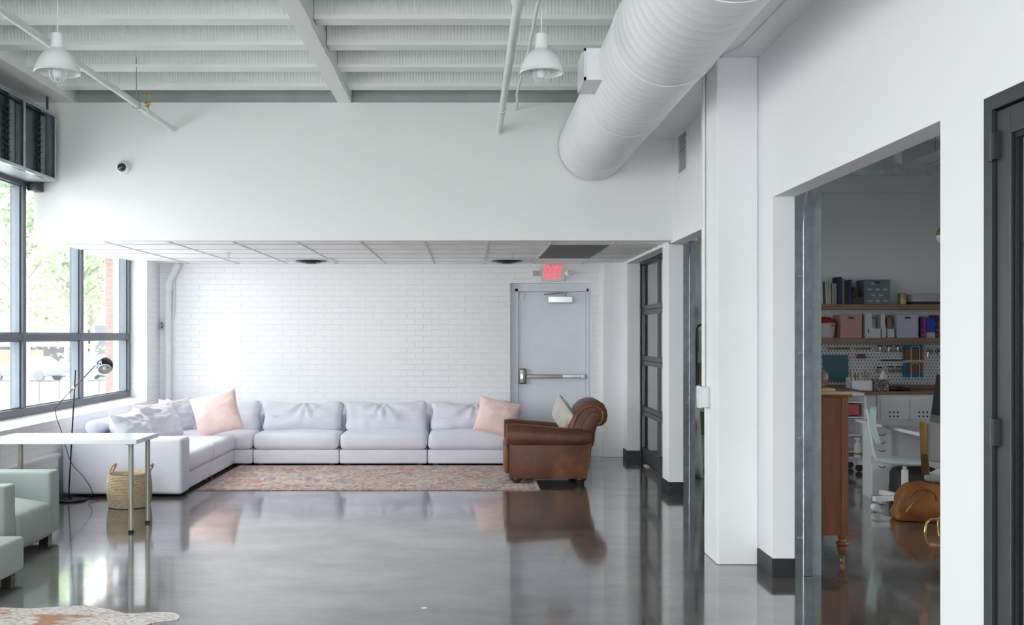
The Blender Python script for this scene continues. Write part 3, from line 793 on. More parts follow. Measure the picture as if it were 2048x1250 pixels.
for yv in (9.05, 7.55, 6.03, 4.52, 3.0, 1.5):
    b = mb().lathe([(dr_ + .001, -.05), (dr_ + .006, -.046), (dr_ + .006, .046), (dr_ + .001, .05)], n=64, m=xf((dc.x, yv, dc.z), rx=90), caps=False)
    b.build('duct_collar', M['duct'], root)
b = mb()
for (yv, a) in ((5.98, 285), (5.98, 291), (9.0, 283), (9.0, 289), (6.6, 230), (5.05, 300), (5.05, 304)):
    b.lathe([(.008, 0), (.008, .006), (.004, .009)], n=8, m=Matrix.Translation((dc.x + (dr_ + .003) * math.cos(R(a)), yv, dc.z + (dr_ + .003) * math.sin(R(a)))) @ Matrix.Rotation(R(90 + a - 90), 4, 'Y'))
# supply register on the left side of the duct
rg = thing('duct_register', 'white boxed air register on the left side of the large duct', 'air register', (0.8, 6.85, 3.4))
yy0, yy1, z0, z1 = 6.66, 7.06, 3.265, 3.478
mb().box(.78, .93, yy0, yy1, z0, z1).build('register_box', M['duct'], rg, smooth=False, bevel=.004)
b = mb().box(.766, .78, yy0, yy1, z0, z0 + .02).box(.766, .78, yy0, yy1, z1 - .02, z1).box(.766, .78, yy0, yy0 + .02, z0, z1).box(.766, .78, yy1 - .02, yy1, z0, z1)
b.build('register_frame', M['whitemetal'], rg, smooth=False)
mb().box(.7785, .7805, yy0 + .02, yy1 - .02, z0 + .02, z1 - .02).build('register_throat', M['grille_dark'], rg, smooth=False)
b = mb()
for k in range(16): b.box(.767, .779, yy0 + .035 + k * .022, yy0 + .040 + k * .022, z0 + .02, z1 - .02)
b.build('register_blades', M['whitemetal'], rg, smooth=False)

# sprinkler pipes
pl = thing('sprinkler_pipe', 'white sprinkler pipe crossing diagonally behind the left pendant lamp', 'pipe', (-2.85, SOF, 3.544))
mb().tube([(-2.85, -4.0, 3.544), (-2.85, SOF, 3.544)], .026, 16).build('pipe_run', M['pipe'], pl)
mb().tube([(-2.85, 8.78, 3.544), (-2.85, 8.92, 3.544)], .032, 16).build('pipe_coupling', M['pipe'], pl)
mb().lathe([(.042, .0), (.040, .008)], n=20, m=xf((-2.85, SOF, 3.544), rx=90)).build('wall_escutcheon', M['pipe'], pl)
v_ = mb().tube([(-2.85, 8.86, 3.57), (-2.85, 8.86, 3.65)], [.016, .012], 12).tube([(-2.85, 8.86, 3.65), (-2.85, 8.86, 3.69)], .006, 8).box(-2.885, -2.815, 8.85, 8.87, 3.688, 3.70).rbox(-2.87, -2.825, 8.84, 8.88, 3.60, 3.635, .01)
v_.build('valve', M['brass'], pl)
h = mb().tube([(-2.85, 8.57, 3.60), (-2.85, 8.57, 3.95)], .005, 8); h.tube([(-2.85 + .034 * math.cos(t * PI / 8), 8.57, 3.544 + .04 * math.sin(t * PI / 8)) for t in range(16)], .004, 6, closed=True)
h.build('pipe_hanger', M['galvdull'], pl)
pm = thing('sprinkler_pipe', 'thick white pipe with a coupling, left of the right pendant lamp', 'pipe', (.29, SOF, 3.534))
mb().tube([(.29, -4.0, 3.534), (.29, SOF, 3.534)], .029, 16).build('pipe_run', M['pipe'], pm)
mb().tube([(.29, 8.7, 3.534), (.29, 8.82, 3.534)], .037, 16).tube([(.29, 8.815, 3.534), (.29, 8.83, 3.534)], .041, 16).build('pipe_coupling', M['pipe'], pm)
mb().tube([(.29, 5.75, 3.534), (.29, 5.9, 3.534)], .044, 16).rbox(.245, .335, 5.78, 5.87, 3.51, 3.62, .02).build('pipe_tee', M['pipe'], pm)
mb().lathe([(.042, .0), (.040, .008)], n=20, m=xf((.29, SOF, 3.534), rx=90)).build('wall_escutcheon', M['pipe'], pm)
pt = mb().tube([(.455, -4.0, 3.76), (.458, 5.0, 3.76), (.455, 6.9, 3.755), (.462, 7.6, 3.76), (.44, 8.6, 3.745), (.43, 9.0, 3.74), (.452, 9.35, 3.74), (.455, SOF, 3.74)], .012, 10)
o = pt.build('conduit', M['pipe']); tag(o, 'thin white conduit running beside the thick pipe to the bulkhead', 'conduit')
o = mb().tube([(1.72, 6.9, 3.452), (1.715, 6.72, 3.452), (1.79, 6.53, 3.452), (1.795, 5.6, 3.452), (1.79, -2, 3.452)], .006, 8).build('conduit', M['duct']); tag(o, 'thin grey conduit under the beam between the duct and the right wall', 'conduit')
o = mb().tube([(1.675, 7.13, 1.2), (1.675, 7.13, 3.45)], .010, 10).build('conduit', M['pipe']); tag(o, 'slim white conduit running down the concrete column to the switch box', 'conduit')
o = mb().box(1.668, 1.689, 7.145, 7.175, 1.2, 3.46).build('raceway', M['pipe'], smooth=False, bevel=.003); tag(o, 'flat white cable raceway on the corner of the concrete column', 'raceway')
sw = thing('switch_box', 'white surface mounted switch box low on the concrete column', 'switch', (1.66, 7.08, 1.06))
mb().rbox(1.632, 1.689, 7.03, 7.14, 1.055, 1.20, .008).build('box_body', M['plastic'], sw)
mb().rbox(1.626, 1.633, 7.02, 7.15, 1.05, 1.205, .003).build('cover_plate', M['plastic'], sw)
mb().box(1.612, 1.627, 7.075, 7.095, 1.12, 1.14).build('toggle', M['plastic'], sw, smooth=False, bevel=.003)

# pendant lamps
def pendant(loc, label):
    x, y, z = loc   # rim plane
    root = thing('pendant_lamp', label, 'pendant lamp', loc, 0, 'white caged dome pendants')
    r = .1305
    prof = [(r, 0), (r + .003, .004), (r * .985, .012), (r * .96, .03), (r * .88, .062), (r * .76, .092), (r * .60, .118), (r * .44, .134), (.046, .140), (.040, .150), (.036, .175), (.034, .200), (.034, .235), (.028, .240), (.012, .243)]
    inner = [(q - .003, zz - .002) for q, zz in prof[:9]]
    b = mb().lathe(prof, loc, 40, caps=False); b.lathe([(.012, .238), (.030, .15)] + list(reversed(inner)) + [(r, 0)], loc, 40, caps=False)
    b.build('lamp_shade', M['whitemetal'], root)
    c = mb()
    cr = .052
    for k in range(8):
        a = 2 * PI * k / 8
        c.tube([(x + cr * math.cos(a) * s_, y + cr * math.sin(a) * s_, z + h_) for s_, h_ in ((1, .05), (1.0, .02), (.96, -.008), (.8, -.032), (.5, -.05), (.0, -.058))], .0016, 6)
    for s_, h_ in ((1, .03), (1, .0)):
        c.tube([(x + cr * s_ * math.cos(t * PI / 12), y + cr * s_ * math.sin(t * PI / 12), z + h_) for t in range(24)], .0016, 6, closed=True)
    c.build('wire_cage', M['whitemetal'], root)
    mb().lathe([(.002, -.030), (.016, -.026), (.027, -.008), (.028, .01), (.020, .035), (.014, .055), (.014, .1)], loc, 20).build('light_bulb', M['plastic'], root)
    mb().tube([(x, y, z + .24), (x + .003, y, z + .5), (x, y, SLAB)], .004, 8).build('cord', M['whitemetal'], root)
pendant((Xp(115, 6.0), 6.0, Zp(146, 6.0)), 'white dome pendant lamp with wire cage at the upper left')
pendant((Xp(1083, 6.0), 6.0, Zp(147, 6.0)), 'white dome pendant lamp with wire cage left of the large duct')

# security dome camera
c0 = Vector((Xp(248, SOF), SOF, Zp(336, SOF)))
root = thing('security_camera', 'small white dome security camera with dark lens on the bulkhead', 'security camera', c0)
mb().lathe([(.066, 0), (.066, .02), (.060, .032), (.048, .040)], n=32, m=xf(c0, rx=90)).build('housing', M['plastic'], root)
mb().lathe([(.042, .036), (.041, .046), (.034, .062), (.02, .074), (.004, .078)], n=28, m=xf(c0 + Vector((-.008, 0, 0)), rx=90)).build('dome', M['glassdark'], root)
# wall louvre
root = thing('wall_vent', 'white louvred air vent high on the right wall near the bulkhead', 'vent', (1.97, 9.18, 3.04))
b = mb().box(1.955, 1.97, 8.98, 9.38, 3.04, 3.065).box(1.955, 1.97, 8.98, 9.38, 3.415, 3.44).box(1.955, 1.97, 8.98, 9.01, 3.065, 3.415).box(1.955, 1.97, 9.35, 9.38, 3.065, 3.415)
b.build('vent_frame', M['whitemetal'], root, smooth=False)
b = mb()
for k in range(17): b.box(-.006, .004, 9.01, 9.35, -.001, .001, Matrix.Translation((1.962, 0, 3.075 + k * .0206)) @ Matrix.Rotation(R(-10), 4, 'Y'))
b.build('vent_blades', M['whitemetal'], root, smooth=False)
mb().box(1.9685, 1.9698, 9.01, 9.35, 3.065, 3.415).build('vent_throat', M['joint'], root, smooth=False)

# galvanised enclosure above the left window
root = thing('louvre_enclosure', 'galvanised framed box with dark mesh panels above the left window', 'ventilation box', (-4.05, 8.8, 3.02))
ya, yb = 5.6, 9.50
mb().box(-4.2, -3.96, ya, yb, 3.02, 3.03).box(-4.2, -3.96, ya, yb, 3.65, 3.66).box(-4.2, -3.96, yb - .01, yb, 3.03, 3.65).box(-4.2, -4.19, ya, yb, 3.03, 3.65).build('enclosure_shell', M['galvdull'], root, smooth=False)
b = mb().box(-3.96, -3.92, ya, yb, 3.02, 3.05).box(-3.96, -3.92, ya, yb, 3.63, 3.66).box(-3.96, -3.92, yb - .03, yb, 3.05, 3.63)
divs = [8.83 - .68 * k for k in range(5)]
for y in divs: b.box(-3.955, -3.922, y - .02, y + .02, 3.05, 3.63)
b.build('steel_frame', M['galv'], root, smooth=False, bevel=.003)
e_ = [yb - .03] + divs
for k in range(len(e_) - 1):
    p_ = mb().box(-4.02, -4.015, e_[k + 1] + .02, e_[k] - (.02 if k else 0), 3.05, 3.63).build('mesh_panel', M['screen'], root, smooth=False)
    q = mb()
    for j_, yo in enumerate((.16, .2)):
        q.box(-4.005, -3.99, e_[k] - yo - .008, e_[k] - yo, 3.06, 3.62)
    for z in [3.10 + .055 * i for i in range(9)]: q.box(-4.01, -3.98, e_[k] - .24, e_[k] - .14, z, z + .006)
    q.build('louvre_linkage', M['charcoal'], p_, smooth=False)
    mb().box(-4.012, -4.0, e_[k] - .12, e_[k] - (.025 if k else .03), 3.055, 3.62).build('side_plate', M['galvdull'], p_, smooth=False)
mb().box(-3.975, -3.965, 9.40, 9.43, 3.66, 3.83).build('hanging_strap', M['charcoal'], root, smooth=False)
o = mb().rbox(-4.2, -4.1, 9.50, 9.645, 2.94, 3.07, .008).build('window_bracket', M['charcoal']); tag(o, 'dark square bracket where the window head meets the bulkhead', 'bracket')

# dropped ceiling fittings
def diffuser(px, label):
    Y = 12.32; x = Xp(px, Y)
    root = thing('ceiling_diffuser', label, 'air diffuser', (x, Y, LOWC), 0, 'ceiling air diffusers')
    mb().box(x - .29, x + .29, Y - .27, Y + .27, LOWC - .008, LOWC).build('diffuser_plate', M['tbar'], root, smooth=False)
    for k, (r0, d) in enumerate(((.19, .02), (.13, .032), (.07, .042))):
        mb().lathe([(r0 - .05, -.008), (r0, -d), (r0 + .004, -d), (r0 - .045, -.007)], (x, Y, LOWC), 4 * 8, caps=False).build('diffuser_ring', M['galvdull'], root)
    mb().lathe([(.18, -.009), (.02, -.009)], (x, Y, LOWC), 32).build('diffuser_throat', M['grille_dark'], root)
diffuser(622, 'round air diffuser in the dropped ceiling near the middle of the brick wall')
diffuser(1014, 'round air diffuser in the dropped ceiling left of the red exit sign')
root = thing('return_grille', 'dark perforated return air grille in the dropped ceiling', 'return grille', (1.14, 11.2, LOWC))
gx0, gx1 = xs[8] + .014, xs[9] - .014
for y0, y1 in ((10.21, 10.78), (10.80, 11.38), (11.40, 11.99)):
    mb().box(gx0, gx1, y0, y1, LOWC - .003, LOWC + .003).build('grille_panel', M['grille_dark'], root, smooth=False)
def sprink(px, py, lab):
    Y = 1842 / (670 - py); x = Xp(px, Y)
    root = thing('ceiling_sprinkler', lab, 'sprinkler', (x, Y, LOWC - .06), 0, 'pendent sprinkler heads')
    mb().lathe([(.034, -.001), (.034, -.004), (.008, -.006), (.008, -.03), (.004, -.031), (.004, -.05)], (x, Y, LOWC), 16).build('sprinkler_body', M['chrome'], root)
    mb().lathe([(.018, -.052), (.018, -.05)], (x, Y, LOWC), 16).build('deflector', M['bronze'], root)
sprink(457, 506, 'small sprinkler head in the dropped ceiling towards the window')
sprink(1024, 507, 'small sprinkler head in the dropped ceiling beside the dark return grille')

# drain pipe in the corner
root = thing('drain_pipe', 'white painted drain pipe rising in the left corner behind the sofa', 'pipe', (-3.88, 12.89, 0))
mb().tube([(-3.88, 12.89, 0), (-3.88, 12.89, 2.18), (-3.87, 12.89, 2.25), (-3.78, 12.89, 2.42), (-3.75, 12.89, 2.49)], .045, 20).build('pipe_run', M['pipe'], root)
mb().tube([(-3.88, 12.89, 2.13), (-3.878, 12.89, 2.24)], .054, 20).build('pipe_coupling', M['pipe'], root)
mb().tube([(-3.80, 12.89, 2.39), (-3.765, 12.89, 2.46)], .053, 20).build('pipe_coupling', M['pipe'], root)
mb().tube([(-3.82, 12.92, 2.36), (-3.81, 12.92, 2.1), (-3.815, 12.92, 1.82), (-3.84, 12.92, 1.78)], .012, 8).build('side_tube', M['pipe'], root)
mb().box(-3.97, -3.91, 12.87, 12.91, 1.67, 1.71).box(-3.98, -3.96, 12.85, 12.93, 1.65, 1.73).build('pipe_clamp', M['galvdull'], root, smooth=False)

# exit sign and emergency lights
Ys = BK
root = thing('exit_sign', 'lit exit sign with red letters above the pale blue door', 'exit sign', P3(1108, 562, Ys))
mb().box(Xp(1082, Ys), Xp(1128, Ys), Ys - .05, Ys, Zp(563, Ys), Zp(531.5, Ys)).build('sign_housing', M['ivory'], root, smooth=False, bevel=.004)
fc = bpy.data.curves.new('exit_letters', 'FONT'); fc.body = 'EXIT'; fc.align_x = 'CENTER'; fc.align_y = 'CENTER'; fc.size = .235; fc.extrude = .002; fc.offset = .0045; fc.space_character = 1.14
fo = bpy.data.objects.new('exit_letters', fc); COL.objects.link(fo)
fc.materials.append(M['exit_red'])
bpy.context.view_layer.update()
me_ = bpy.data.meshes.new_from_object(fo.evaluated_get(bpy.context.evaluated_depsgraph_get()))
bpy.data.objects.remove(fo); fo = bpy.data.objects.new('exit_letters', me_); COL.objects.link(fo); fo.parent = root
fo.location = (Vector((Xp(1105, Ys), Ys - .054, Zp(546.5, Ys))) - ORG[root.name]); fo.rotation_euler = (R(90), 0, 0); fo.scale = (.44, 1, 1)
root = thing('emergency_light', 'small square emergency lamp left of the exit sign', 'emergency light', P3(1071, 554, Ys))
mb().rbox(Xp(1064, Ys), Xp(1078.5, Ys), Ys - .05, Ys, Zp(553.5, Ys), Zp(541, Ys), .006).build('lamp_housing', M['plastic'], root)
b = mb()
for i in range(5):
    for j in range(4): b.lathe([(.0055, 0), (.0055, .003)], n=8, m=xf((Xp(1066, Ys) + .006 + i * .0155, Ys - .05, Zp(552, Ys) + .004 + j * .0165), rx=90))
b.build('lamp_lens', M['charcoal'], root)
root = thing('emergency_light', 'white swivel emergency lamp right of the exit sign', 'emergency light', P3(1138, 553, Ys))
c0 = P3(1137, 546.5, Ys - .07)
mb().tube([P3(1128.5, 545, Ys - .03), c0], .010, 10).build('swivel_arm', M['plastic'], root)
mb().lathe([(.030, -.045), (.042, -.02), (.046, .02), (.046, .032)], n=24, m=xf(c0, rx=80, rz=35)).build('lamp_housing', M['plastic'], root)

# ================================================================== SOFA
def cushion_back(root, w, seed, m, name='back_cushion', h=.345, t=.24):
    """slouching back cushion, local: leans along +y"""
    b = mb().rbox(-w / 2, w / 2, -t / 2, t / 2, 0, h, .07, None, 3, (0.0, .045, .012), .026, seed, .026)
    for i, v in enumerate(b.v):
        u = v.x / (w / 2); k = v.z / h
        v.z += .020 * noise.noise(Vector((v.x * 3 + seed, 0, seed))) * k + .026 * abs(u) ** 3 * k - .008
        v.x *= 1 - .035 * math.sin(k * PI) ** 2 + .01 * k
        # big soft folds
        f_ = .013 * math.sin(k * 9 + 1.2 * noise.noise(Vector((v.x * 1.5, seed, 0))) * 3 + seed)
        fan = .024 * math.sin(math.atan2(v.x - .05 * math.sin(seed), .36 - v.z) * 9 + seed) * math.exp(-((v.x / .28) ** 2)) * k
        if v.y < 0: v.y += f_ + fan
        crease = .030 * math.exp(-((v.z - h * .42 - .03 * noise.noise(Vector((v.x * 2, seed, 3)))) / .016) ** 2)
        if v.y < 0: v.y += crease
    b.v = [m @ v for v in b.v]
    return b.build(name, M['sofa'], root, world=False, ang=80)

def slouch(root, w, h, t, seed, m):
    v, f = pillow(w, h, t, seed, n=34, ears=.05, wr=.030, sag=.06)
    b = mb(); b.add(v, f, m); return b.build('back_cushion', M['sofa'], root, world=False, ang=85)
def module(label, w, depth, loc, rz, seed, left_arm=False, cushion=True, corner=False, bolster=False):
    root = thing('sofa_module', label, 'sofa', loc, rz, 'lavender grey modular sofa')
    hw = w / 2 - .004; d = depth
    # local: front at y=0, back at y=+d, centre x=0
    mb().rbox(-hw, hw, .012, d, .025, .192, .022, None, 2).build('base', M['sofa'], root, world=False, ang=60)
    bt = .26
    b = mb().rbox(-hw, hw, -.012, d - bt + .02, .196, .385, .062, None, 3, (0, .012, .022), .006, seed, .06)
    b.build('seat_cushion', M['sofa'], root, world=False, ang=80)
    mb().rbox(-hw, hw, d - bt + .04, d, .19, .565, .035, None, 2).build('backrest', M['sofa'], root, world=False, ang=60)
    if corner:
        mb().rbox(-hw, -hw + bt - .04, .0, d - bt + .03, .19, .565, .035, None, 2).build('backrest', M['sofa'], root, world=False, ang=60)
    for sx in (-1, 1):
        for y in (.08, d - .08):
            mb().box(sx * (hw - .09) - .03, sx * (hw - .09) + .03, y - .03, y + .03, 0, .026).build('leg', M['black'], root, smooth=False, world=False)
    if cushion:
        cushion_back(root, w * .955, seed, Matrix.Translation((0, d - bt - .10, .372)) @ Matrix.Rotation(R(-9), 4, 'X'))
    return root
xb = [-2.587, -1.553, -.497, .56]
labs = ['lavender grey sofa seat beside the corner seat, its back cushion smooth',
        'middle lavender grey sofa seat with a heavily creased back cushion',
        'lavender grey sofa seat with a pink pillow, half behind the leather armchair']
for i in range(3):
    module(labs[i], xb[i + 1] - xb[i], .88, ((xb[i] + xb[i + 1]) / 2, 11.95, 0), 0, i * 3.1 + 2)
# corner
cm = module('lavender grey corner sofa seat, the piece behind the pink pillow', 1.36, .88, (-3.27, 11.95, 0), 0, 11.3, cushion=False, corner=True)
cushion_back(cm, .86, 5.2, Matrix.Translation((.22, .54, .372)) @ Matrix.Rotation(R(-10), 4, 'X'))
slouch(cm, .66, .46, .26, 7.7, Matrix.Translation((-.30, .36, .575)) @ Matrix.Rotation(R(72), 4, 'Z') @ Matrix.Rotation(R(-16), 4, 'X'))
# left run, facing +x
m2 = module('lavender grey sofa seat under the window, next to the corner seat', 1.01, 1.15, (-2.79, 11.43, 0), R(90), 21.5, cushion=False)
slouch(m2, 1.0, .50, .28, 21.5, Matrix.Translation((.0, .76, .575)) @ Matrix.Rotation(R(-5), 4, 'Z') @ Matrix.Rotation(R(-22), 4, 'X'))
m1 = module('lavender grey end sofa seat with the wide arm, behind the white table', .98, 1.15, (-2.79, 10.43, 0), R(90), 31.9, cushion=False)
slouch(m1, .98, .47, .30, 33.1, Matrix.Translation((.0, .72, .565)) @ Matrix.Rotation(R(4), 4, 'Z') @ Matrix.Rotation(R(-26), 4, 'X'))
mb().rbox(-.49 - .29, -.492, -.02, 1.14, .025, .565, .035, None, 3).build('armrest', M['sofa'], m1, world=False, ang=60)
mb().tube([(-.50, .96, .635), (-.46, .96, .64), (.0, .96, .64), (.4, .96, .635)], [.05, .075, .075, .07], 20).build('bolster', M['sofa'], m1, world=False, ang=80)
# pink pillows
def pink(loc, rx, ry, rz, w, h, t, seed, label):
    v, f = pillow(w, h, t, seed, ears=.075, wr=.014)
    b = mb(); b.add(v, f, xf(loc, rx, ry, rz)); o = b.build('throw_pillow', M['pink'], ang=85); tag(o, label, 'pillow', 'blush pink throw pillows')
pink((Xp(434, 11.75), 11.74, .385 + .255), -17, -13, 14, .54, .50, .20, 1.0, 'upright blush pink pillow in the corner of the sofa')
pink((Xp(995, 12.0), 11.98, .385 + .20), -28, 12, -4, .52, .46, .19, 4.2, 'tilted blush pink pillow beside the leather armchair')

# ================================================================== RUG
rx0, rx1, ry0, ry1 = -2.72, .69, 10.07, 11.95
b = mb(); n1, n2 = 60, 30; vs = []; fs = []
for j in range(n2 + 1):
    for i in range(n1 + 1):
        x = rx0 + (rx1 - rx0) * i / n1; y = ry0 + (ry1 - ry0) * j / n2
        ed = .012 * noise.noise(Vector((x * 3, y * 3, 0)))
        vs.append((x + ed * (1 if i in (0, n1) else 0), y + (ed if j in (0, n2) else 0), .009 + .002 * noise.noise(Vector((x * 4, y * 4, 1)))))
N = len(vs); vs += [(x, y, .001) for x, y, z in vs]
for j in range(n2):
    for i in range(n1):
        q = (j * (n1 + 1) + i, j * (n1 + 1) + i + 1, (j + 1) * (n1 + 1) + i + 1, (j + 1) * (n1 + 1) + i)
        fs.append(q); fs.append(tuple(N + k for k in reversed(q)))
rim = [i for i in range(n1 + 1)] + [j * (n1 + 1) + n1 for j in range(1, n2 + 1)] + [n2 * (n1 + 1) + i for i in range(n1 - 1, -1, -1)] + [j * (n1 + 1) for j in range(n2 - 1, 0, -1)]
for a, c in zip(rim, rim[1:] + rim[:1]): fs.append((a, c, c + N, a + N))
b.add(vs, fs); rug = b.build('rug', M['rug']); tag(rug, 'faded red and blue oriental rug in front of the sofa', 'rug')
random.seed(5); b = mb()
for side, xx in ((-1, rx0), (1, rx1)):
    for k in range(110):
        y = ry0 + (ry1 - ry0) * (k + .5) / 110
        b.tube([(xx - side * .005, y, .008), (xx + side * .02, y + random.uniform(-.006, .006), .005), (xx + side * random.uniform(.022, .035), y + random.uniform(-.012, .012), .004)], .0028, 5)
for k in range(150):
    x = rx0 + (rx1 - rx0) * (k + .5) / 150
    b.tube([(x, ry0 + .004, .007), (x + random.uniform(-.01, .01), ry0 - random.uniform(.004, .02), .004)], .0032, 5)
o = b.build('fringe', colour((.42, .37, .32), .9)); o.parent = rug
for v in o.data.vertices: v.co -= ORG[rug.name]

# ================================================================== LEATHER ARMCHAIR
YN, YF = 10.44, 11.24
root = thing('leather_armchair', 'worn brown leather armchair with scrolled back and rolled arms', 'armchair', (.86, 10.84, 0))
def Q(u, v, Y=10.44): return (Xp(980 + u / 5.207, Y), Zp(760 + v / 5.207, Y))
body = [Q(205, 700), Q(205, 1030), Q(600, 1038), Q(1015, 1036), Q(1045, 860), Q(1065, 700), Q(1070, 640), Q(205, 640)]
mb().prism(body, YN + .03, YF - .03).build('body', M['leather'], root, bevel=.014)
b = mb()
for u in (205, 468, 742, 1012):
    p0 = Q(u + (30 if u > 1000 else 0), 705); p1 = Q(u, 1028)
    b.tube([(p0[0], YN + .029, p0[1]), (p1[0], YN + .029, p1[1])], .0028, 6)
b.build('seam', M['welt'], root)
# arms : elliptical rolls that taper toward the back
def arm(yc, nm='armrest'):
    b = mb(); vs = []; fs = []; n = 28; L = 12
    for i in range(L + 1):
        t = i / L; x = .405 + (1.285 - .405) * t
        top = .640 - .075 * t; bot = .385 + .01 * t
        zc = (top + bot) / 2; hz = (top - bot) / 2; hy = .118
        s_ = 1.0 if 0 < i < L else .9
        if i == L: s_ = .8
        for k in range(n):
            a = 2 * PI * k / n
            ca, sa = math.cos(a), math.sin(a)
            w_ = 1 + .02 * noise.noise(Vector((x * 5, ca * 2, sa * 2 + yc)))
            vs.append((x + (.02 if i == 0 else 0) * 0, yc + hy * s_ * math.copysign(abs(ca) ** .85, ca) * w_, zc + hz * s_ * math.copysign(abs(sa) ** .85, sa) * w_))
    for i in range(L):
        for k in range(n): fs.append((i * n + k, i * n + (k + 1) % n, (i + 1) * n + (k + 1) % n, (i + 1) * n + k))
    fs.append(tuple(range(n))); fs.append(tuple(L * n + k for k in range(n)))
    b.add(vs, fs); a_ = b.build(nm, M['leather'], root, ang=50)
    # front facing with welt
    ring = [(.398, yc + .103 * math.cos(t * PI / 14), .5125 + .112 * math.sin(t * PI / 14)) for t in range(28)]
    mb().tube(ring, .006, 6, closed=True).build('arm_welt', M['welt'], a_)
    return a_
arm(YN + .11); arm(YF - .11)
# scrolled back
prof = [(820, 500), (842, 430), (872, 360), (920, 290), (975, 237), (1045, 208), (1118, 208), (1178, 245), (1213, 308), (1222, 370), (1208, 430), (1170, 472), (1132, 480), (1106, 468), (1103, 505), (1090, 545), (1086, 620), (1072, 690), (1000, 700), (860, 640)]
pp = [Q(u, v, 10.62) for u, v in prof]
mb().prism(pp, YN + .12, YF - .12).build('backrest', M['leather'], root, bevel=.03)
wl = [(850, 505), (880, 430), (915, 365), (960, 310), (1015, 278), (1085, 272), (1135, 290), (1170, 330), (1180, 375), (1168, 420), (1140, 455), (1108, 462)]
pw_ = [Q(u, v, 10.56) for u, v in wl]
def smoothpath(pts, k=4):
    out = []
    for i in range(len(pts) - 1):
        p0 = Vector(pts[max(i - 1, 0)]); p1 = Vector(pts[i]); p2 = Vector(pts[i + 1]); p3 = Vector(pts[min(i + 2, len(pts) - 1)])
        for j in range(k):
            t = j / k
            out.append(0.5 * ((2 * p1) + (-p0 + p2) * t + (2 * p0 - 5 * p1 + 4 * p2 - p3) * t * t + (-p0 + 3 * p1 - 3 * p2 + p3) * t ** 3))
    out.append(Vector(pts[-1])); return out
for yy_ in (YN + .125, YF - .125):
    pts = [(x, yy_, z) for x, z in pw_]
    sp_ = smoothpath(pts)
    b = mb().tube(sp_, [.021 * (.85 + .15 * math.sin(i * 2.2)) for i in range(len(sp_))], 10); b.build('scroll_ruching', M['welt'], root, ang=70)
ip = [(950, 525), (965, 460), (1000, 390), (1050, 340), (1100, 325), (1135, 345), (1150, 380), (1135, 410), (1105, 430), (1098, 500), (1085, 545)]
mb().prism([Q(u, v, 10.56) for u, v in ip], YN + .098, YN + .14).build('scroll_panel', M['leather'], root, bevel=.012)
mb().rbox(.385, 1.05, YN + .215, YF - .215, .26, .46, .06, None, 3, (.02, 0, .03), .006, 3, .06).build('seat_cushion', M['leather'], root, ang=70)
mb().rbox(.375, .43, YN + .14, YF - .14, .10, .385, .025, None, 2).build('front_panel', M['welt'], root, ang=60)
for (x, y) in ((.497, YN + .10), (1.17, YN + .09), (.497, YF - .10), (1.17, YF - .09)):
    mb().lathe([(.030, 0), (.042, .004), (.046, .014), (.040, .024), (.052, .032), (.064, .045), (.066, .06), (.058, .075), (.045, .082)], (x, y, 0), 24).build('bun_foot', M['bun'], root)
v, f = pillow(.40, .36, .16, 9.0, ears=.05, wr=.010)
b = mb(); b.add(v, f, xf((Xp(1128, 10.85), 10.86, Zp(836, 10.85) + .02), 0, 0, 112) @ Matrix.Rotation(R(-20), 4, 'X') @ Matrix.Rotation(R(38), 4, 'Y'))
o = b.build('throw_pillow', M['silver'], ang=85); tag(o, 'silver grey satin pillow in the leather armchair', 'pillow')

# ================================================================== WHITE TABLE
root = thing('white_table', 'long white table with round metal legs at the left', 'table', (-3.21, 8.13, 0))
mb().box(-3.81, -2.61, 7.85, 8.41, .708, .742).build('tabletop', M['tabletop'], root, smooth=False, bevel=.0025)
for x in (-2.68, -3.74):
    for y in (7.93, 8.34):
        l_ = mb().tube([(x, y, .02), (x, y, .708)], .020, 20).build('leg', M['tableleg'], root)
        mb().lathe([(.0205, 0), (.0215, .003), (.0215, .02)], (x, y, 0), 20).build('foot_pad', M['black'], l_)
        mb().lathe([(.045, .7), (.045, .708)], (x, y, 0), 20).build('mounting_plate', M['tableleg'], l_)

# ================================================================== BASKET
bc = (Xp(259, 9.15), 9.15, 0)
root = thing('woven_basket', 'round woven seagrass basket with two loop handles under the white table', 'basket', bc)
prof = []; nr = 22
for k in range(nr + 1):
    t = k / nr; r_ = .178 + .018 * math.sin(t * PI * .9) - .006 * t
    prof.append((r_, .004 + t * .298)); prof.append((r_ + .006, .004 + (t + .4 / nr) * .298))
inner = [(prof[-1][0] - .014, .295), (.165, .2), (.165, .03), (.01, .025)]
b = mb().lathe([(.01, .0)] + prof + inner, bc, 40, caps=False)
for v_ in b.v:
    v_.x += .006 * noise.noise(Vector((v_.x * 8, v_.y * 8, v_.z * 6))); v_.y += .006 * noise.noise(Vector((v_.x * 8, v_.y * 8, v_.z * 6 + 5)))
b.build('basket_body', M['basket'], root, ang=80)
for sx, dx in ((-1, .0), (1, .0)):
    bx_ = bc[0] + sx * .17
    pts = smoothpath([(bx_, bc[1] - .045, .26), (bx_ - .005 * sx, bc[1] - .05, .31), (bx_ + .015, bc[1] - .03, .36), (bx_ + .04, bc[1], .385), (bx_ + .03, bc[1] + .03, .36), (bx_, bc[1] + .05, .31), (bx_, bc[1] + .05, .26)], 4)
    mb().tube(pts, .010, 10).build('basket_handle', M['basket'], root)

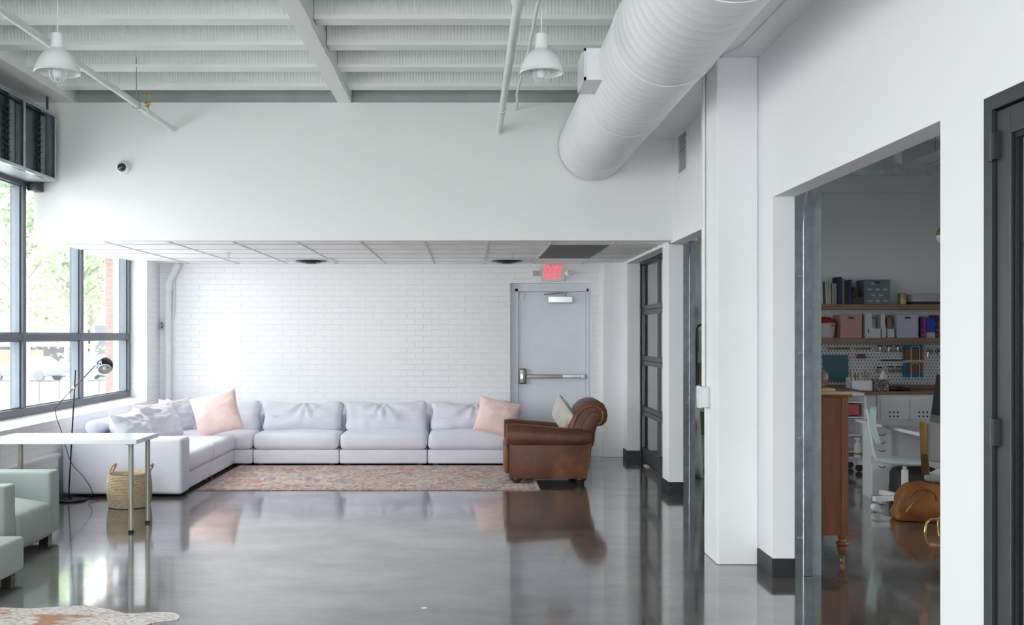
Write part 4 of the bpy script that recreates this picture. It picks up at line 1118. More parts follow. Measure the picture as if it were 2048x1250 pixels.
# ================================================================== FLOOR LAMP
Yl = 9.45
root = thing('floor_lamp', 'slim black floor lamp with a dark chrome ball head by the window', 'floor lamp', (-3.76, Yl, 0))
mb().lathe([(.13, 0), (.135, .003), (.135, .014), (.13, .018), (.012, .022), (.010, .035)], (-3.76, Yl, 0), 40).build('base', M['blackmetal'], root)
mb().tube([(-3.785, Yl, .02), P3(151, 740, Yl)], .0065, 12).build('pole', M['blackmetal'], root)
pv = P3(147.5, 775, Yl - .015)
mb().tube([P3(111, 814, Yl - .015), P3(203, 718, Yl - .015)], .005, 10).build('arm', M['blackmetal'], root)
mb().lathe([(.013, -.02), (.016, -.015), (.016, .015), (.013, .02)], n=16, m=xf(pv, rx=90)).build('pivot_knob', M['brass'], root)
hc = P3(209, 731, Yl - .015); dirn = Vector((.25, -.62, -.60)).normalized()
rot = Vector((0, 0, -1)).rotation_difference(dirn).to_matrix().to_4x4()
pr = [(.001, .080)] + [(.080 * math.sin(R(a)), .080 * math.cos(R(a))) for a in range(8, 134, 7)]
hd = mb().lathe(pr, n=36, m=Matrix.Translation(hc) @ rot, caps=False).build('lamp_head', M['blackchrome'], root, ang=80)
mb().lathe([(.001, .070)] + [(.077 * math.sin(R(a)), .077 * math.cos(R(a)) - .002) for a in range(20, 136, 8)], n=36, m=Matrix.Translation(hc) @ rot, caps=False).build('reflector', M['whitemetal'], hd, ang=80)
mb().lathe([(.004, -.052), (.018, -.046), (.024, -.03), (.022, -.012), (.012, .01), (.012, .05)], n=20, m=Matrix.Translation(hc) @ rot).build('light_bulb', M['plastic'], hd)
cord = smoothpath([tuple(P3(111, 814, Yl - .015)), tuple(P3(113, 835, Yl - .02)), tuple(P3(125, 868, Yl - .02)), tuple(P3(131, 893, Yl - .03)), tuple(P3(144, 928, Yl - .05)), tuple(P3(165, 951, Yl - .06)), tuple(P3(182, 977, Yl - .06)), tuple(P3(184, 988, Yl - .05)), tuple(P3(178, 997, Yl - .02)), (-3.50, Yl + .02, .005), (-3.66, Yl + .16, .005)], 5)
mb().tube(cord, .0035, 6).build('power_cord', M['black'], root)

# ================================================================== SAGE CHAIRS
def sage_chair():
    root = thing('sage_armchair', 'pale sage armchair with block arms in front of the window, near the white table', 'armchair', (-3.55, 7.29, 0))
    x0, x1 = -3.92, -3.17; ya, yb = 6.82, 7.75
    mb().rbox(x0, x1, yb - .18, yb, .055, .530, .022, None, 3).build('armrest', M['sage'], root, ang=60)
    mb().rbox(x0, x1, ya, ya + .18, .055, .530, .022, None, 3).build('armrest', M['sage'], root, ang=60)
    mb().rbox(x0, x0 + .2, ya + .181, yb - .181, .055, .64, .03, None, 3).build('backrest', M['sage'], root, ang=60)
    b = mb().rbox(x0 + .18, x1 + .012, ya + .183, yb - .183, .05, .33, .03, None, 3, (.01, 0, .055), .004, 2, .045)
    for v in b.v:
        if v.x > -3.6:
            k = max(0, (v.x + 3.6) / .43)
            fold = math.sin((v.y - ya) * 46 + (v.z) * 20) * math.exp(-((v.y - 7.22) / .10) ** 2) * .006 * k
            if v.z > .3: v.z += fold - .03 * k * k
            elif v.x > x1 - .02: v.x += fold
    b.build('seat_cushion', M['sage'], root, ang=80)
    for x in (x0 + .08, x1 - .07):
        for y in (ya + .1, yb - .1): mb().box(x - .035, x + .035, y - .035, y + .035, 0, .058).build('leg', M['bun'], root, smooth=False)
sage_chair()
root = thing('sage_ottoman', 'pale sage block ottoman at the lower left edge', 'ottoman', (-3.2, 6.05, 0))
mb().rbox(-3.55, -2.87, 5.72, 6.46, .055, .270, .022, None, 3, (0, 0, .012), .002, 1, .08).build('ottoman_body', M['sage'], root, ang=60)
for x in (-3.48, -2.94):
    for y in (5.8, 6.38): mb().box(x - .03, x + .03, y - .03, y + .03, 0, .058).build('leg', M['bun'], root, smooth=False)

# ================================================================== COWHIDE
def flr(px, py):
    Y = EYE * F / (py - 670); return (Xp(px, Y), Y)
top = [flr(*p) for p in ((-60, 1216), (0, 1217), (60, 1219), (110, 1216), (165, 1213.5), (210, 1219), (255, 1229), (300, 1227), (335, 1226.5), (352, 1229), (359, 1235), (352, 1241), (320, 1244), (285, 1252))]
rest = [(-1.86, 5.28), (-2.0, 5.15), (-2.02, 4.9), (-1.75, 4.75), (-1.45, 4.45), (-1.5, 4.3), (-1.9, 4.38), (-2.35, 4.3), (-2.7, 4.45), (-3.1, 4.35), (-3.35, 4.55), (-3.2, 4.85), (-3.3, 5.2), (-3.45, 5.55), (-3.3, 5.68), (-3.0, 5.66)]
outl = [tuple(p) for p in smoothpath([(*p, 0) for p in top + rest + [top[0]]], 4)][:-1]
poly = [(p[0], p[1]) for p in outl]
o = mb().prism(poly, .001, .007, 'z').build('cowhide_rug', M['hide']); tag(o, 'white cowhide rug speckled with brown at the lower left', 'rug')

# ================================================================== OFFICE
# rope with knot
root = thing('pull_rope', 'white pull rope with a looped end hanging in the office opening', 'rope', P3(1635, 740, 6.72))
Yr = 6.72
mb().tube([(2.6, 6.5, 2.68), (2.40, 6.66, 2.68), P3(1632, 355, Yr), P3(1634, 560, Yr), P3(1636, 640, Yr), P3(1634, 655, Yr), P3(1636, 715, Yr)], .0055, 8).build('rope_length', M['rope'], root)
k0 = P3(1636, 727, Yr)
mb().tube([k0 + Vector((.014 * math.sin(t * PI / 10) - 0.001, .003 * math.cos(t), .034 * math.cos(t * PI / 10))) for t in range(20)], .0055, 8, closed=True).rbox(k0.x - .012, k0.x + .012, Yr - .012, Yr + .012, k0.z + .028, k0.z + .05, .01).build('rope_loop', M['rope'], root)
o = mb().tube(smoothpath([(2.30, 9.92, 2.5), (2.31, 9.92, 2.0), (2.33, 9.92, 1.7), (2.30, 9.9, 1.52)], 4), .006, 8).build('pull_rope', M['rope']); tag(o, 'pale pull rope hanging beside the track in the narrow opening', 'rope')

# wooden chest, seen from its end
Yc = 6.84
root = thing('wooden_chest', 'tall antique brown wooden chest on turned legs in the office opening', 'chest of drawers', (2.42, 7.2, 0))
cx0, cx1 = 2.22, Xp(1697, Yc); cb = Zp(1072, Yc); ct = Zp(794, Yc)
mb().box(cx0, cx1 - .045, Yc + .012, Yc + .03, cb, ct).build('side_panel', M['chest'], root, smooth=False)
mb().box(cx1 - .045, cx1, Yc, Yc + .045, cb, ct).box(cx0, cx0 + .03, Yc, Yc + .04, cb, ct).build('corner_post', M['chest'], root, smooth=False, bevel=.003)
mb().box(cx0, cx1 - .01, Yc + .03, Yc + .95, cb, ct).build('carcass', M['chest'], root, smooth=False)
mb().box(cx0 - .01, cx1 + .02, Yc - .02, Yc + .98, ct, ct + .018).build('top', M['chest'], root, smooth=False, bevel=.004)
for k in range(4):
    z = cb + .03 + k * .235
    d_ = mb().box(cx1 - .011, cx1 + .008, Yc + .06, Yc + .92, z, z + .22).build('drawer', M['chest'], root, smooth=False, bevel=.004)
    for y in (Yc + .28, Yc + .7): mb().lathe([(.012, 0), (.010, .01), (.02, .022), (.016, .032), (.004, .034)], n=16, m=xf((cx1 + .008, y, z + .11), ry=90)).build('knob', M['bun'], d_)
lp = [(.011, .0), (.014, .01), (.013, .025), (.016, .03), (.026, .04), (.030, .055), (.034, .075), (.038, .10), (.036, .108), (.024, .113), (.040, .122), (.044, .135), (.040, .148), (.026, .156), (.022, .175), (.030, .19), (.030, .21)]
lsc = cb / .21
for (x, y) in ((cx1 - .03, Yc + .03), (cx0 + .03, Yc + .03), (cx1 - .03, Yc + .9), (cx0 + .03, Yc + .9)):
    l_ = mb().lathe([(r_, .035 + z * (cb - .035) / .21) for r_, z in lp], (x, y, 0), 20).build('leg', M['chest'], root)
    mb().lathe([(.016, -.008), (.018, 0), (.016, .008)], n=16, m=xf((x, y, .018), rx=90)).box(x - .012, x + .012, y - .01, y + .01, .016, .045).build('castor', M['brass'], l_)
zt = ct + .018
o = mb().box(cx0 + .01, cx1 + .02, Yc - .04, Yc + .4, zt, zt + .022).build('wooden_board', M['palewood'], smooth=False, bevel=.002); tag(o, 'pale wooden board lying on top of the antique chest', 'board')
o = mb().box(2.27, Xp(1668, Yc), Yc - .03, Yc + .25, zt + .023, zt + .043).build('wooden_board', M['palewood'], smooth=False, bevel=.002); tag(o, 'short thick pale board on top of the longer board on the chest', 'board')
o = mb().box(Xp(1669, Yc), Xp(1716, Yc), Yc - .02, Yc + .2, zt + .023, zt + .034).build('notebook', colour((.05, .055, .07)), smooth=False, bevel=.002); tag(o, 'dark grey flat notebook on the chest, right of the short board', 'notebook')
c0 = (Xp(1637, Yc + .1), Yc + .1, zt + .045)
root = thing('clay_vase', 'round mottled brown clay vase on the chest behind the rope', 'vase', c0)
mb().lathe([(.025, 0), (.04, .006), (.062, .035), (.068, .065), (.058, .10), (.035, .12), (.022, .128), (.024, .137), (.018, .137), (.015, .125)], c0, 28).build('vase_body', spot_mat('mottled_clay', (.16, .10, .08), (.30, .20, .17), 22, .4), root)
mb().tube([(c0[0] + .055 * math.cos(t * PI / 10), c0[1] + .055 * math.sin(t * PI / 10), c0[2] + .012) for t in range(20)], .003, 6, closed=True).build('wire_ring', M['brass'], root)

# counter with cabinets along the back wall
CF = 12.0
WT = Zp(783, CF)
root = thing('storage_cabinet', 'white cube cabinet with perforated doors under the wooden worktop', 'cabinet', (5.4, 12.3, 0))
ca, cb_ = Xp(1757, CF), Xp(1896, CF)
mb().box(ca, cb_, CF + .03, 12.60, .0, WT - .04).build('cabinet_body', M['plastic'], root, smooth=False)
dz0 = WT - .04 - .05
cols_x = [ca + .03, ca + .03 + .355, cb_ - .02]
for r_ in range(2):
    z1 = dz0 - r_ * .38; z0 = z1 - .35
    for i in range(2):
        d_ = mb().box(cols_x[i] + .006, cols_x[i + 1] - .006, CF + .012, CF + .032, z0, z1).build('door', M['plastic'], root, smooth=False, bevel=.002)
        h = mb(); hx = cols_x[i] + .10; 
        for a_ in range(3):
            for c_ in range(3): h.box(hx + a_ * .048, hx + a_ * .048 + .02, CF + .0105, CF + .0125, z1 - .17 - c_ * .05, z1 - .15 - c_ * .05)
        h.build('finger_holes', M['black'], d_, smooth=False)
root = thing('storage_cabinet', 'white open cabinet at the left end of the wooden worktop', 'cabinet', (4.6, 12.3, 0))
cl0, cl1 = 4.0, ca - .004
mb().box(cl0, cl1, CF + .05, 12.60, 0, WT - .04).build('cabinet_body', M['plastic'], root, smooth=False)
for i in range(2):
    xa = cl0 + .02 + i * (cl1 - cl0 - .04) / 2
    d_ = mb().box(xa, xa + (cl1 - cl0 - .06) / 2, CF + .032, CF + .05, .05, WT - .06).build('door', M['plastic'], root, smooth=False, bevel=.002)
    mb().box(xa + .2, xa + .26, CF + .022, CF + .032, WT - .14, WT - .13).build('handle', M['chrome'], d_, smooth=False)
o = mb().box(3.9, 6.9, CF, 12.62, WT - .04, WT).build('wooden_worktop', M['shelfwood'], smooth=False, bevel=.003); tag(o, 'long brown wooden worktop along the office back wall', 'worktop')
o = mb().box(3.9, 6.9, 12.60, 12.64, WT + .002, WT + .05).build('wooden_upstand', M['shelfwood'], smooth=False); tag(o, 'brown wooden upstand strip behind the worktop below the pegboard', 'upstand')
# shelves
SY = 12.34
def shelf(py0, py1, lab):
    o = mb().box(3.75, 6.98, SY, 12.66, Zp(py1, SY), Zp(py0, SY)).build('wall_shelf', M['shelfwood'], smooth=False, bevel=.002); tag(o, lab, 'shelf', 'walnut wall shelves'); return Zp(py0, SY)
z_up = shelf(608.5, 618.5, 'upper walnut wall shelf holding books and the grey box')
z_lo = shelf(676, 686, 'lower walnut wall shelf above the pegboard')
pb = mb().box(3.9, 6.98, 12.635, 12.655, WT + .055, Zp(687, SY)).build('pegboard', M['peg'], smooth=False); tag(pb, 'white pegboard on the office wall between worktop and shelf', 'pegboard')

def X_(px, Y=SY + .06): return Xp(px, Y)
# books on upper shelf
bk = [(1626, 1630.5, 566, (.30, .32, .16), 0, 'green'), (1631, 1636, 562, (.10, .10, .11), 0, 'charcoal'), (1637, 1640.5, 559, (.55, .53, .48), 0, 'cream'), (1641, 1645, 560, (.60, .58, .52), 2, 'ivory'), (1645.5, 1649, 564, (.06, .07, .12), 2, 'slim navy'),
      (1650, 1653, 563, (.62, .61, .58), 3, 'white'), (1653.5, 1657, 564, (.52, .50, .45), 3, 'pale grey'), (1657.5, 1661, 563, (.55, .51, .38), 2, 'buff'), (1662, 1672, 567, (.26, .25, .24), 0, 'wide grey'),
      (1663, 1664, 555, (.02, .02, .05), 0, None), (1673, 1682, 554, (.010, .012, .05), 0, 'tall midnight blue'), (1682.5, 1687, 557, (.16, .16, .18), 0, 'slim slate'), (1687.5, 1694, 561, (.012, .012, .02), 0, 'black'), (1694.5, 1702, 560, (.02, .015, .07), 0, 'dark violet')]
for a_, c_, top_, col_, tilt, nm_ in bk:
    if nm_ is None: continue
    x0, x1 = X_(a_), X_(c_); hh = Zp(top_, SY + .03) - z_up; dd = .17
    nb = {'green': 'green paperback at the left end of the book row on the upper shelf', 'charcoal': 'charcoal book second from the left of the row on the upper shelf'}.get(nm_, nm_ + ' book standing in the row on the upper shelf')
    m_ = Matrix.Translation((x0, SY + .03, z_up + .001)) @ Matrix.Rotation(R(-tilt * .6), 4, 'Y')
    root = thing('book', nb, 'book', (x0, SY + .03, z_up + .001), 0, 'books on the upper shelf')
    w_ = (x1 - x0) * (.96 if tilt == 0 else .80)
    b = mb().box(0, .003, 0, dd, 0, hh, m_).box(w_ - .003, w_, 0, dd, 0, hh, m_).box(.003, w_ - .003, 0, .003, 0, hh, m_)
    b.build('book_cover', colour(col_), root, smooth=False)
    mb().box(.003, w_ - .003, .004, dd - .003, .003, hh - .004, m_).build('pages', M['paper'], root, smooth=False)
for k, (a_, c_, t_, b_, lab) in enumerate(((1703, 1716, 583, 594, 'small black box stacked on another beside the grey storage box'), (1703, 1726, 594.3, 607.8, 'black flat box at the base of the stack on the upper shelf'), (1705, 1714, 574, 582.7, 'tiny dark case topmost of the black stack on the upper shelf'))):
    o = mb().box(X_(a_), X_(c_), SY + .03, SY + .18, Zp(b_, SY + .03) + .001 if k else Zp(b_, SY + .03), Zp(t_, SY + .03)).build('box', colour((.015 + .01 * k, .015 + .01 * k, .02)), smooth=False, bevel=.003); tag(o, lab, 'box', 'black boxes on the upper shelf')
def crate(a_, c_, py0, zb_, col_, lab, spots=False, dep=.26):
    x0, x1 = X_(a_, SY + .02), X_(c_, SY + .02); z1 = Zp(py0, SY + .02); y0 = SY + .02
    root = thing('storage_box', lab, 'storage box', ((x0 + x1) / 2, y0, zb_), 0)
    mb().box(x0, x1, y0, y0 + dep, zb_ + .001, z1).build('box_body', col_, root, smooth=False, bevel=.005)
    mb().box((x0 + x1) / 2 - .035, (x0 + x1) / 2 + .035, y0 - .002, y0 + .002, z1 - .045, z1 - .022).build('handle_slot', M['black'], root, smooth=False)
    mb().box(x0 - .002, x1 + .002, y0 - .003, y0 + dep + .003, z1, z1 + .005).build('rim', col_, root, smooth=False)
    if spots:
        b = mb(); W_ = x1 - x0; H_ = z1 - zb_
        for i in range(4):
            for j in range(3):
                xx = x0 + W_ * (.14 + .30 * j + (.13 if i % 2 else 0)); zz = zb_ + H_ * (.10 + .24 * i)
                if xx + .05 < x1 and not (i == 3 and j == 1): b.box(xx, xx + .05, y0 - .0015, y0, zz, zz + .022)
        b.build('printed_dashes', colour((.42, .44, .46)), root, smooth=False)
crate(1729, 1780, 560, z_up, colour((.13, .155, .18)), 'grey storage box with pale dashes on the upper shelf', True)
crate(1681, 1724, 630, z_lo, colour((.50, .25, .24)), 'dusty pink storage box on the lower shelf')
crate(1794, 1837, 630, z_lo, colour((.46, .45, .56)), 'pale lilac storage box on the lower shelf')
o = mb().rbox(X_(1800), X_(1812), SY + .05, SY + .14, z_up + .001, Zp(586, SY + .05), .005).build('candle_tin', colour((.35, .28, .14), .3, .4)); tag(o, 'small dull gold tin on the upper shelf beside the printer', 'tin')
root = thing('printer', 'low white printer on the right end of the upper shelf', 'printer', (5.9, SY + .1, z_up))
mb().rbox(X_(1822), X_(1900), SY + .02, SY + .29, z_up + .03, Zp(588, SY + .02), .012).build('printer_body', colour((.42, .42, .44)), root)
mb().box(X_(1820), X_(1902), SY + .01, SY + .29, z_up + .001, z_up + .03).build('printer_base', M['black'], root, smooth=False)
# lower shelf: tub, magazine files, books
c0 = (X_(1656), SY + .14, z_lo + .001)
root = thing('fabric_tub', 'cream fabric tub with a red cloth on the lower shelf', 'tub', c0)
mb().lathe([(.085, 0), (.095, .002), (.112, .10), (.118, .185), (.112, .185), (.105, .1), (.09, .012)], c0, 28).build('tub_body', colour((.50, .45, .42)), root)
mb().tube([(c0[0] + .02, c0[1] - .112, .14 + c0[2]), (c0[0] + .05, c0[1] - .125, .165 + c0[2]), (c0[0] + .085, c0[1] - .09, .14 + c0[2])], .006, 6).build('handle', M['tan'], root)
v, f = pillow(.19, .14, .17, 3, 12)
b = mb(); b.add(v, f, xf((c0[0] + .0, c0[1], c0[2] + .18), 80, 0, 10)); o = b.build('red_cloth', colour((.35, .02, .03))); tag(o, 'crumpled red cloth in the cream tub on the lower shelf', 'cloth')
def magfile(a_, c_, py_tall, py_low, lab, depth_tall=True):
    x0, x1 = X_(a_), X_(c_); y0 = SY + .03; zt_, zl_ = Zp(py_tall, y0), Zp(py_low, y0); dd = .24
    root = thing('magazine_file', lab, 'magazine file', (x0, y0, z_lo), 0, 'white magazine files')
    b = mb().box(x0, x1, y0, y0 + .003, z_lo + .001, zl_)
    for x in (x0, x1 - .003): b.prism([(y0, z_lo + .001), (y0 + dd, z_lo + .001), (y0 + dd, zt_), (y0 + .12, zt_), (y0, zl_)], x, x + .003, 'x')
    b.box(x0, x1, y0 + dd, y0 + dd + .003, z_lo + .001, zt_).box(x0, x1, y0, y0 + dd, z_lo + .001, z_lo + .004)
    b.build('file_body', colour((.52, .55, .56)), root, smooth=False)
# side-on file
x0, x1 = X_(1728), X_(1759.5); zt_, zl_ = Zp(627, SY + .03), Zp(657, SY + .03)
root = thing('magazine_file', 'white magazine file turned side-on next to the pink box', 'magazine file', (x0, SY + .03, z_lo), 0, 'white magazine files')
mb().prism([(x0, z_lo + .001), (x1, z_lo + .001), (x1, zl_), (x0 + .10, zl_), (x0 + .085, zl_ + .03), (x0 + .085, zt_), (x0, zt_)], SY + .03, SY + .12, 'y').build('file_body', colour((.52, .55, .56)), root, smooth=False)
mb().box(x0 + .035, x0 + .048, SY + .028, SY + .031, z_lo + .06, z_lo + .11).build('finger_slot', M['black'], root, smooth=False)
magfile(1761, 1771, 640, 657, 'narrow white magazine file, middle of the three')
magfile(1772.5, 1787, 640, 658, 'white magazine file holding a brown folder beside the lilac box')
for a_, c_, t_, col_, lab in ((1747, 1756, 638, (.42, .44, .52), 'grey blue folder leaning in the side-on magazine file'), (1762, 1770, 629, (.60, .60, .57), 'sheaf of white papers in the narrow magazine file'), (1775, 1783, 636, (.27, .17, .10), 'brown folder in the magazine file beside the lilac box')):
    o = mb().box(X_(a_), X_(c_), SY + .13 if a_ == 1747 else SY + .06, SY + .22, z_lo + .006, Zp(t_, SY + .12)).build('folder', colour(col_), smooth=False); tag(o, lab, 'folder', 'folders in the magazine files')
for a_, c_, t_, mt, lab in ((1839, 1844, 635, M['floral'], 'floral patterned book beside the lilac box'), (1844.6, 1850, 634, colour((.35, .03, .20)), 'magenta book between the floral book and the blue box'), (1869, 1876, 630, M['floral'], 'dark floral file at the right end of the lower shelf')):
    o = mb().box(X_(a_), X_(c_), SY + .03, SY + .22, z_lo + .001, Zp(t_, SY + .03)).build('book', mt, smooth=False, bevel=.001); tag(o, lab, 'book', 'bright books on the lower shelf')
root = thing('carton', 'bright blue carton with a white base band on the lower shelf', 'carton', (X_(1859), SY + .03, z_lo))
mb().box(X_(1851), X_(1868), SY + .03, SY + .2, Zp(665, SY + .03), Zp(635, SY + .03)).build('carton_body', colour((.01, .06, .42)), root, smooth=False)
mb().box(X_(1851), X_(1868), SY + .03, SY + .2, z_lo + .001, Zp(665, SY + .03)).build('base_band', colour((.45, .46, .50)), root, smooth=False)

# pegboard accessories
PY = 12.62
def XB(px): return Xp(px, PY)
def ZB(py): return Zp(py, PY)
cols_ = [(.42, .05, .02), (.40, .24, .03), (.18, .24, .05), (.05, .20, .06), (.03, .15, .28), (.03, .07, .30), (.03, .03, .12), (.08, .08, .10)]
cn = ['red', 'yellow', 'olive', 'green', 'teal', 'blue', 'navy', 'grey']
def spool(x, z, c_, lab, grp):
    root = thing('thread_spool', lab, 'spool', (x, PY - .02, z), 0, grp)
    mb().lathe([(.011, -.012), (.011, .012)], n=14, m=xf((x, PY - .02, z), ry=90)).build('thread', colour(c_), root)
    mb().lathe([(.014, -.015), (.014, -.012), (.004, -.0119), (.004, .0119), (.014, .012), (.014, .015)], n=14, m=xf((x, PY - .02, z), ry=90)).build('reel', M['palewood'], root)
for i in range(8): spool(XB(1656 + i * 5.6), ZB(697), cols_[i], cn[i] + ' spool in the rainbow row of thread on the pegboard', 'rainbow row of spools on the pegboard')
pk = [(.40, .15, .18), (.45, .20, .22), (.38, .14, .14), (.22, .09, .07), (.30, .10, .10), (.12, .07, .06)]
pn = ['rose', 'pale pink', 'dusty red', 'brown', 'brick red', 'dark brown']
for i in range(6): spool(XB(1709.5 + i * 5.6), ZB(697), pk[i], pn[i] + ' spool in the pink row of thread on the pegboard', 'pink row of spools on the pegboard')
for nm_, px0, px1, py, lab in (('r', 1653, 1700, 697, 'thin peg rod carrying the rainbow spools'), ('r', 1706, 1742, 697, 'thin peg rod carrying the pink spools')):
    o = mb().tube([(XB(px0), PY - .02, ZB(py)), (XB(px1), PY - .02, ZB(py))], .0035, 6).tube([(XB(px0), PY - .02, ZB(py)), (XB(px0), PY + .016, ZB(py))], .003, 6).build('peg_rod', M['whitemetal']); tag(o, lab, 'rod')
root = thing('twine_roll', 'brown roll of twine on a peg rod below the pink spools', 'twine roll', (XB(1720), PY - .03, ZB(712)))
mb().lathe([(.026, -.048), (.029, -.04), (.027, 0), (.029, .04), (.026, .048)], n=18, m=xf((XB(1720), PY - .035, ZB(712)), ry=90)).build('twine', colour((.20, .09, .06)), root)
mb().tube([(XB(1712), PY - .035, ZB(712)), (XB(1750), PY - .035, ZB(711))], .003, 6).tube([(XB(1750), PY - .035, ZB(711)), (XB(1750), PY + .016, ZB(711))], .003, 6).build('peg_rod', M['whitemetal'], root)
def jar(px, py, col_, lab, grp):
    x, z = XB(px), ZB(py)
    root = thing('glass_jar', lab, 'jar', (x, PY - .05, z - .04), 0, grp)
    mb().lathe([(.026, 0), (.030, .004), (.030, .062), (.026, .066)], (x, PY - .045, z - .035), 18).build('jar_body', M['doorglass'], root)
    mb().lathe([(.031, .066), (.031, .082)], (x, PY - .045, z - .035), 18).build('lid', M['blackmetal'], root)
    mb().lathe([(.027, .003), (.027, .035)], (x, PY - .045, z - .035), 16).build('contents', colour(col_), root)
    mb().box(x - .032, x + .032, PY - .015, PY + .014, z - .043, z - .036).build('holder', M['whitemetal'], root, smooth=False)
jar(1757, 698, (.35, .45, .5), 'left glass jar of the three just under the lower shelf', 'glass jars on the pegboard')
jar(1775, 698, (.28, .28, .28), 'middle glass jar of the three just under the lower shelf', 'glass jars on the pegboard')
jar(1793, 698, (.15, .15, .15), 'right glass jar of the three just under the lower shelf', 'glass jars on the pegboard')
jar(1756, 741, (.3, .3, .32), 'clear glass jar left in the lower jar row above the tissue box', 'glass jars on the pegboard')
jar(1779, 739, (.30, .08, .05), 'glass jar of red bits in the middle of the lower jar row', 'glass jars on the pegboard')
jar(1795, 739, (.25, .09, .04), 'glass jar of rust bits at the right of the lower jar row', 'glass jars on the pegboard')
o = mb().box(XB(1757), XB(1800), PY - .07, PY + .014, ZB(721), ZB(718.5)).box(XB(1757), XB(1800), PY - .07, PY - .066, ZB(721), ZB(716)).build('peg_shelf', M['plastic'], smooth=False); tag(o, 'small white ledge on the pegboard between the jar rows', 'ledge')
o = mb().box(XB(1646.5), XB(1695.5), PY - .012, PY + .012, ZB(764), ZB(710)).build('cutting_mat', colour((.055, .14, .18)), smooth=False); tag(o, 'square teal cutting mat leaning on the pegboard', 'cutting mat')
o = mb().box(XB(1626), XB(1638), PY - .05, PY + .012, ZB(719), ZB(704)).build('box', colour((.12, .035, .02)), smooth=False, bevel=.003); tag(o, 'small dark red box at the left end of the pegboard', 'box')
for py0, lab in ((690, 'upper'), (725, 'lower')):
    z1 = ZB(py0); z0 = z1 - .19
    root = thing('wire_rack', lab + ' white wire rack holding a blue folder on the pegboard', 'wire rack', (XB(1825), PY - .05, z0), 0, 'wire racks on the pegboard')
    mb().tube([(XB(1818), PY - .06, z0 - .0), (XB(1818), PY - .06, z1 - .03), (XB(1820), PY - .06, z1 - .015), (XB(1833), PY - .06, z1 - .015), (XB(1835), PY - .06, z1 - .03), (XB(1835), PY - .06, z0)], .0032, 6).box(XB(1807), XB(1846), PY - .062, PY + .014, z0 - .006, z0).build('rack_wire', M['whitemetal'], root)
    o = mb().box(XB(1806), XB(1844), PY - .02, PY - .004, z0 + .002, z1).build('folder', colour((.015, .16, .30)), smooth=False); tag(o, 'blue folder in the ' + lab + ' wire rack', 'folder', 'folders in the wire racks')
    zz = (z0 + .002, z1 - .045) if lab == 'upper' else (z0 + .05, z1 - .004)
    o = mb().box(XB(1807 if lab == 'upper' else 1813), XB(1842), PY - .045, PY - .024, *zz).build('folder', colour((.17, .09, .045)), smooth=False); tag(o, 'brown card folder in front of the blue one in the ' + lab + ' wire rack', 'folder', 'folders in the wire racks')
for px, py, rz_, lab in ((1856, 706, 20, 'black handled scissors hanging beside the wire rack'), (1876, 706, -20, 'pliers hanging at the right edge of the pegboard')):
    root = thing('scissors' if px == 1856 else 'pliers', lab, 'hand tool', (XB(px), PY - .02, ZB(py)))
    mm_ = Matrix.Translation((XB(px), PY - .02, ZB(py))) @ Matrix.Rotation(R(rz_), 4, 'Y')
    b = mb()
    for sx in (-1, 1): b.tube([(sx * .018 + .014 * math.cos(t * PI / 7), 0, .03 + .02 * math.sin(t * PI / 7)) for t in range(14)], .004, 6, closed=True, m=mm_)
    b.build('handles', M['black'], root)
    mb().tube([(-.012, 0, .012), (.006, 0, -.06)], [.005, .002], 6, m=mm_).tube([(.012, .002, .012), (-.004, .002, -.06)], [.005, .002], 6, m=mm_).build('blades', M['chrome'], root)
    mb().tube([(XB(px), PY - .03, ZB(py) + .045), (XB(px), PY + .016, ZB(py) + .045)], .003, 6).build('hook', M['whitemetal'], root)
# things on the worktop
Yw = 12.08
def XW(px): return Xp(px, Yw)
root = thing('pencil_caddy', 'white open caddy full of pens on the worktop', 'caddy', (XW(1723), Yw, WT))
x0, x1 = XW(1702), XW(1746); z1 = Zp(761, Yw)
mb().box(x0, x1, Yw, Yw + .006, WT + .001, z1).box(x0, x1, Yw + .16, Yw + .166, WT + .001, z1 + .03).box(x0, x0 + .006, Yw, Yw + .16, WT + .001, z1).box(x1 - .006, x1, Yw, Yw + .16, WT + .001, z1).box(x0, x1, Yw, Yw + .16, WT + .001, WT + .006).build('caddy_tray', M['plastic'], root, smooth=False)
random.seed(8)
pcn = [('brown', (.25, .13, .05)), ('white', (.6, .6, .58)), ('black', (.02, .02, .02)), ('amber', (.45, .20, .04)), ('cream', (.55, .5, .42)), ('silver', (.35, .36, .38)), ('rust', (.30, .10, .04)), ('grey', (.2, .2, .22)), ('ochre', (.42, .26, .05))]
for i, (n_, c_) in enumerate(pcn):
    bx = x0 + .05 + i * .024; tx = bx + (i - 4) * .006 + random.uniform(-.003, .003); hh = random.uniform(.17, .235)
    o = mb().tube([(bx, Yw + .08 + .01 * (i % 3), WT + .01), (tx, Yw + .09, WT + hh)], .006, 8).tube([(tx, Yw + .09, WT + hh), (tx + (tx - bx) * .12, Yw + .091, WT + hh + .03)], [.009, .004], 8).build('paintbrush', colour(c_)); tag(o, n_ + ' handled brush standing in the white caddy', 'brush', 'brushes in the white caddy')
root = thing('tissue_box', 'speckled cube tissue box with a white tissue on the worktop', 'tissue box', (XW(1760), Yw, WT))
mb().box(XW(1746.5), XW(1774), Yw - .05, Yw + .09, WT + .001, Zp(759, Yw - .05)).build('box_body', M['tissue_box'], root, smooth=False, bevel=.003)
zt2 = Zp(759, Yw - .05); cxx = XW(1766)
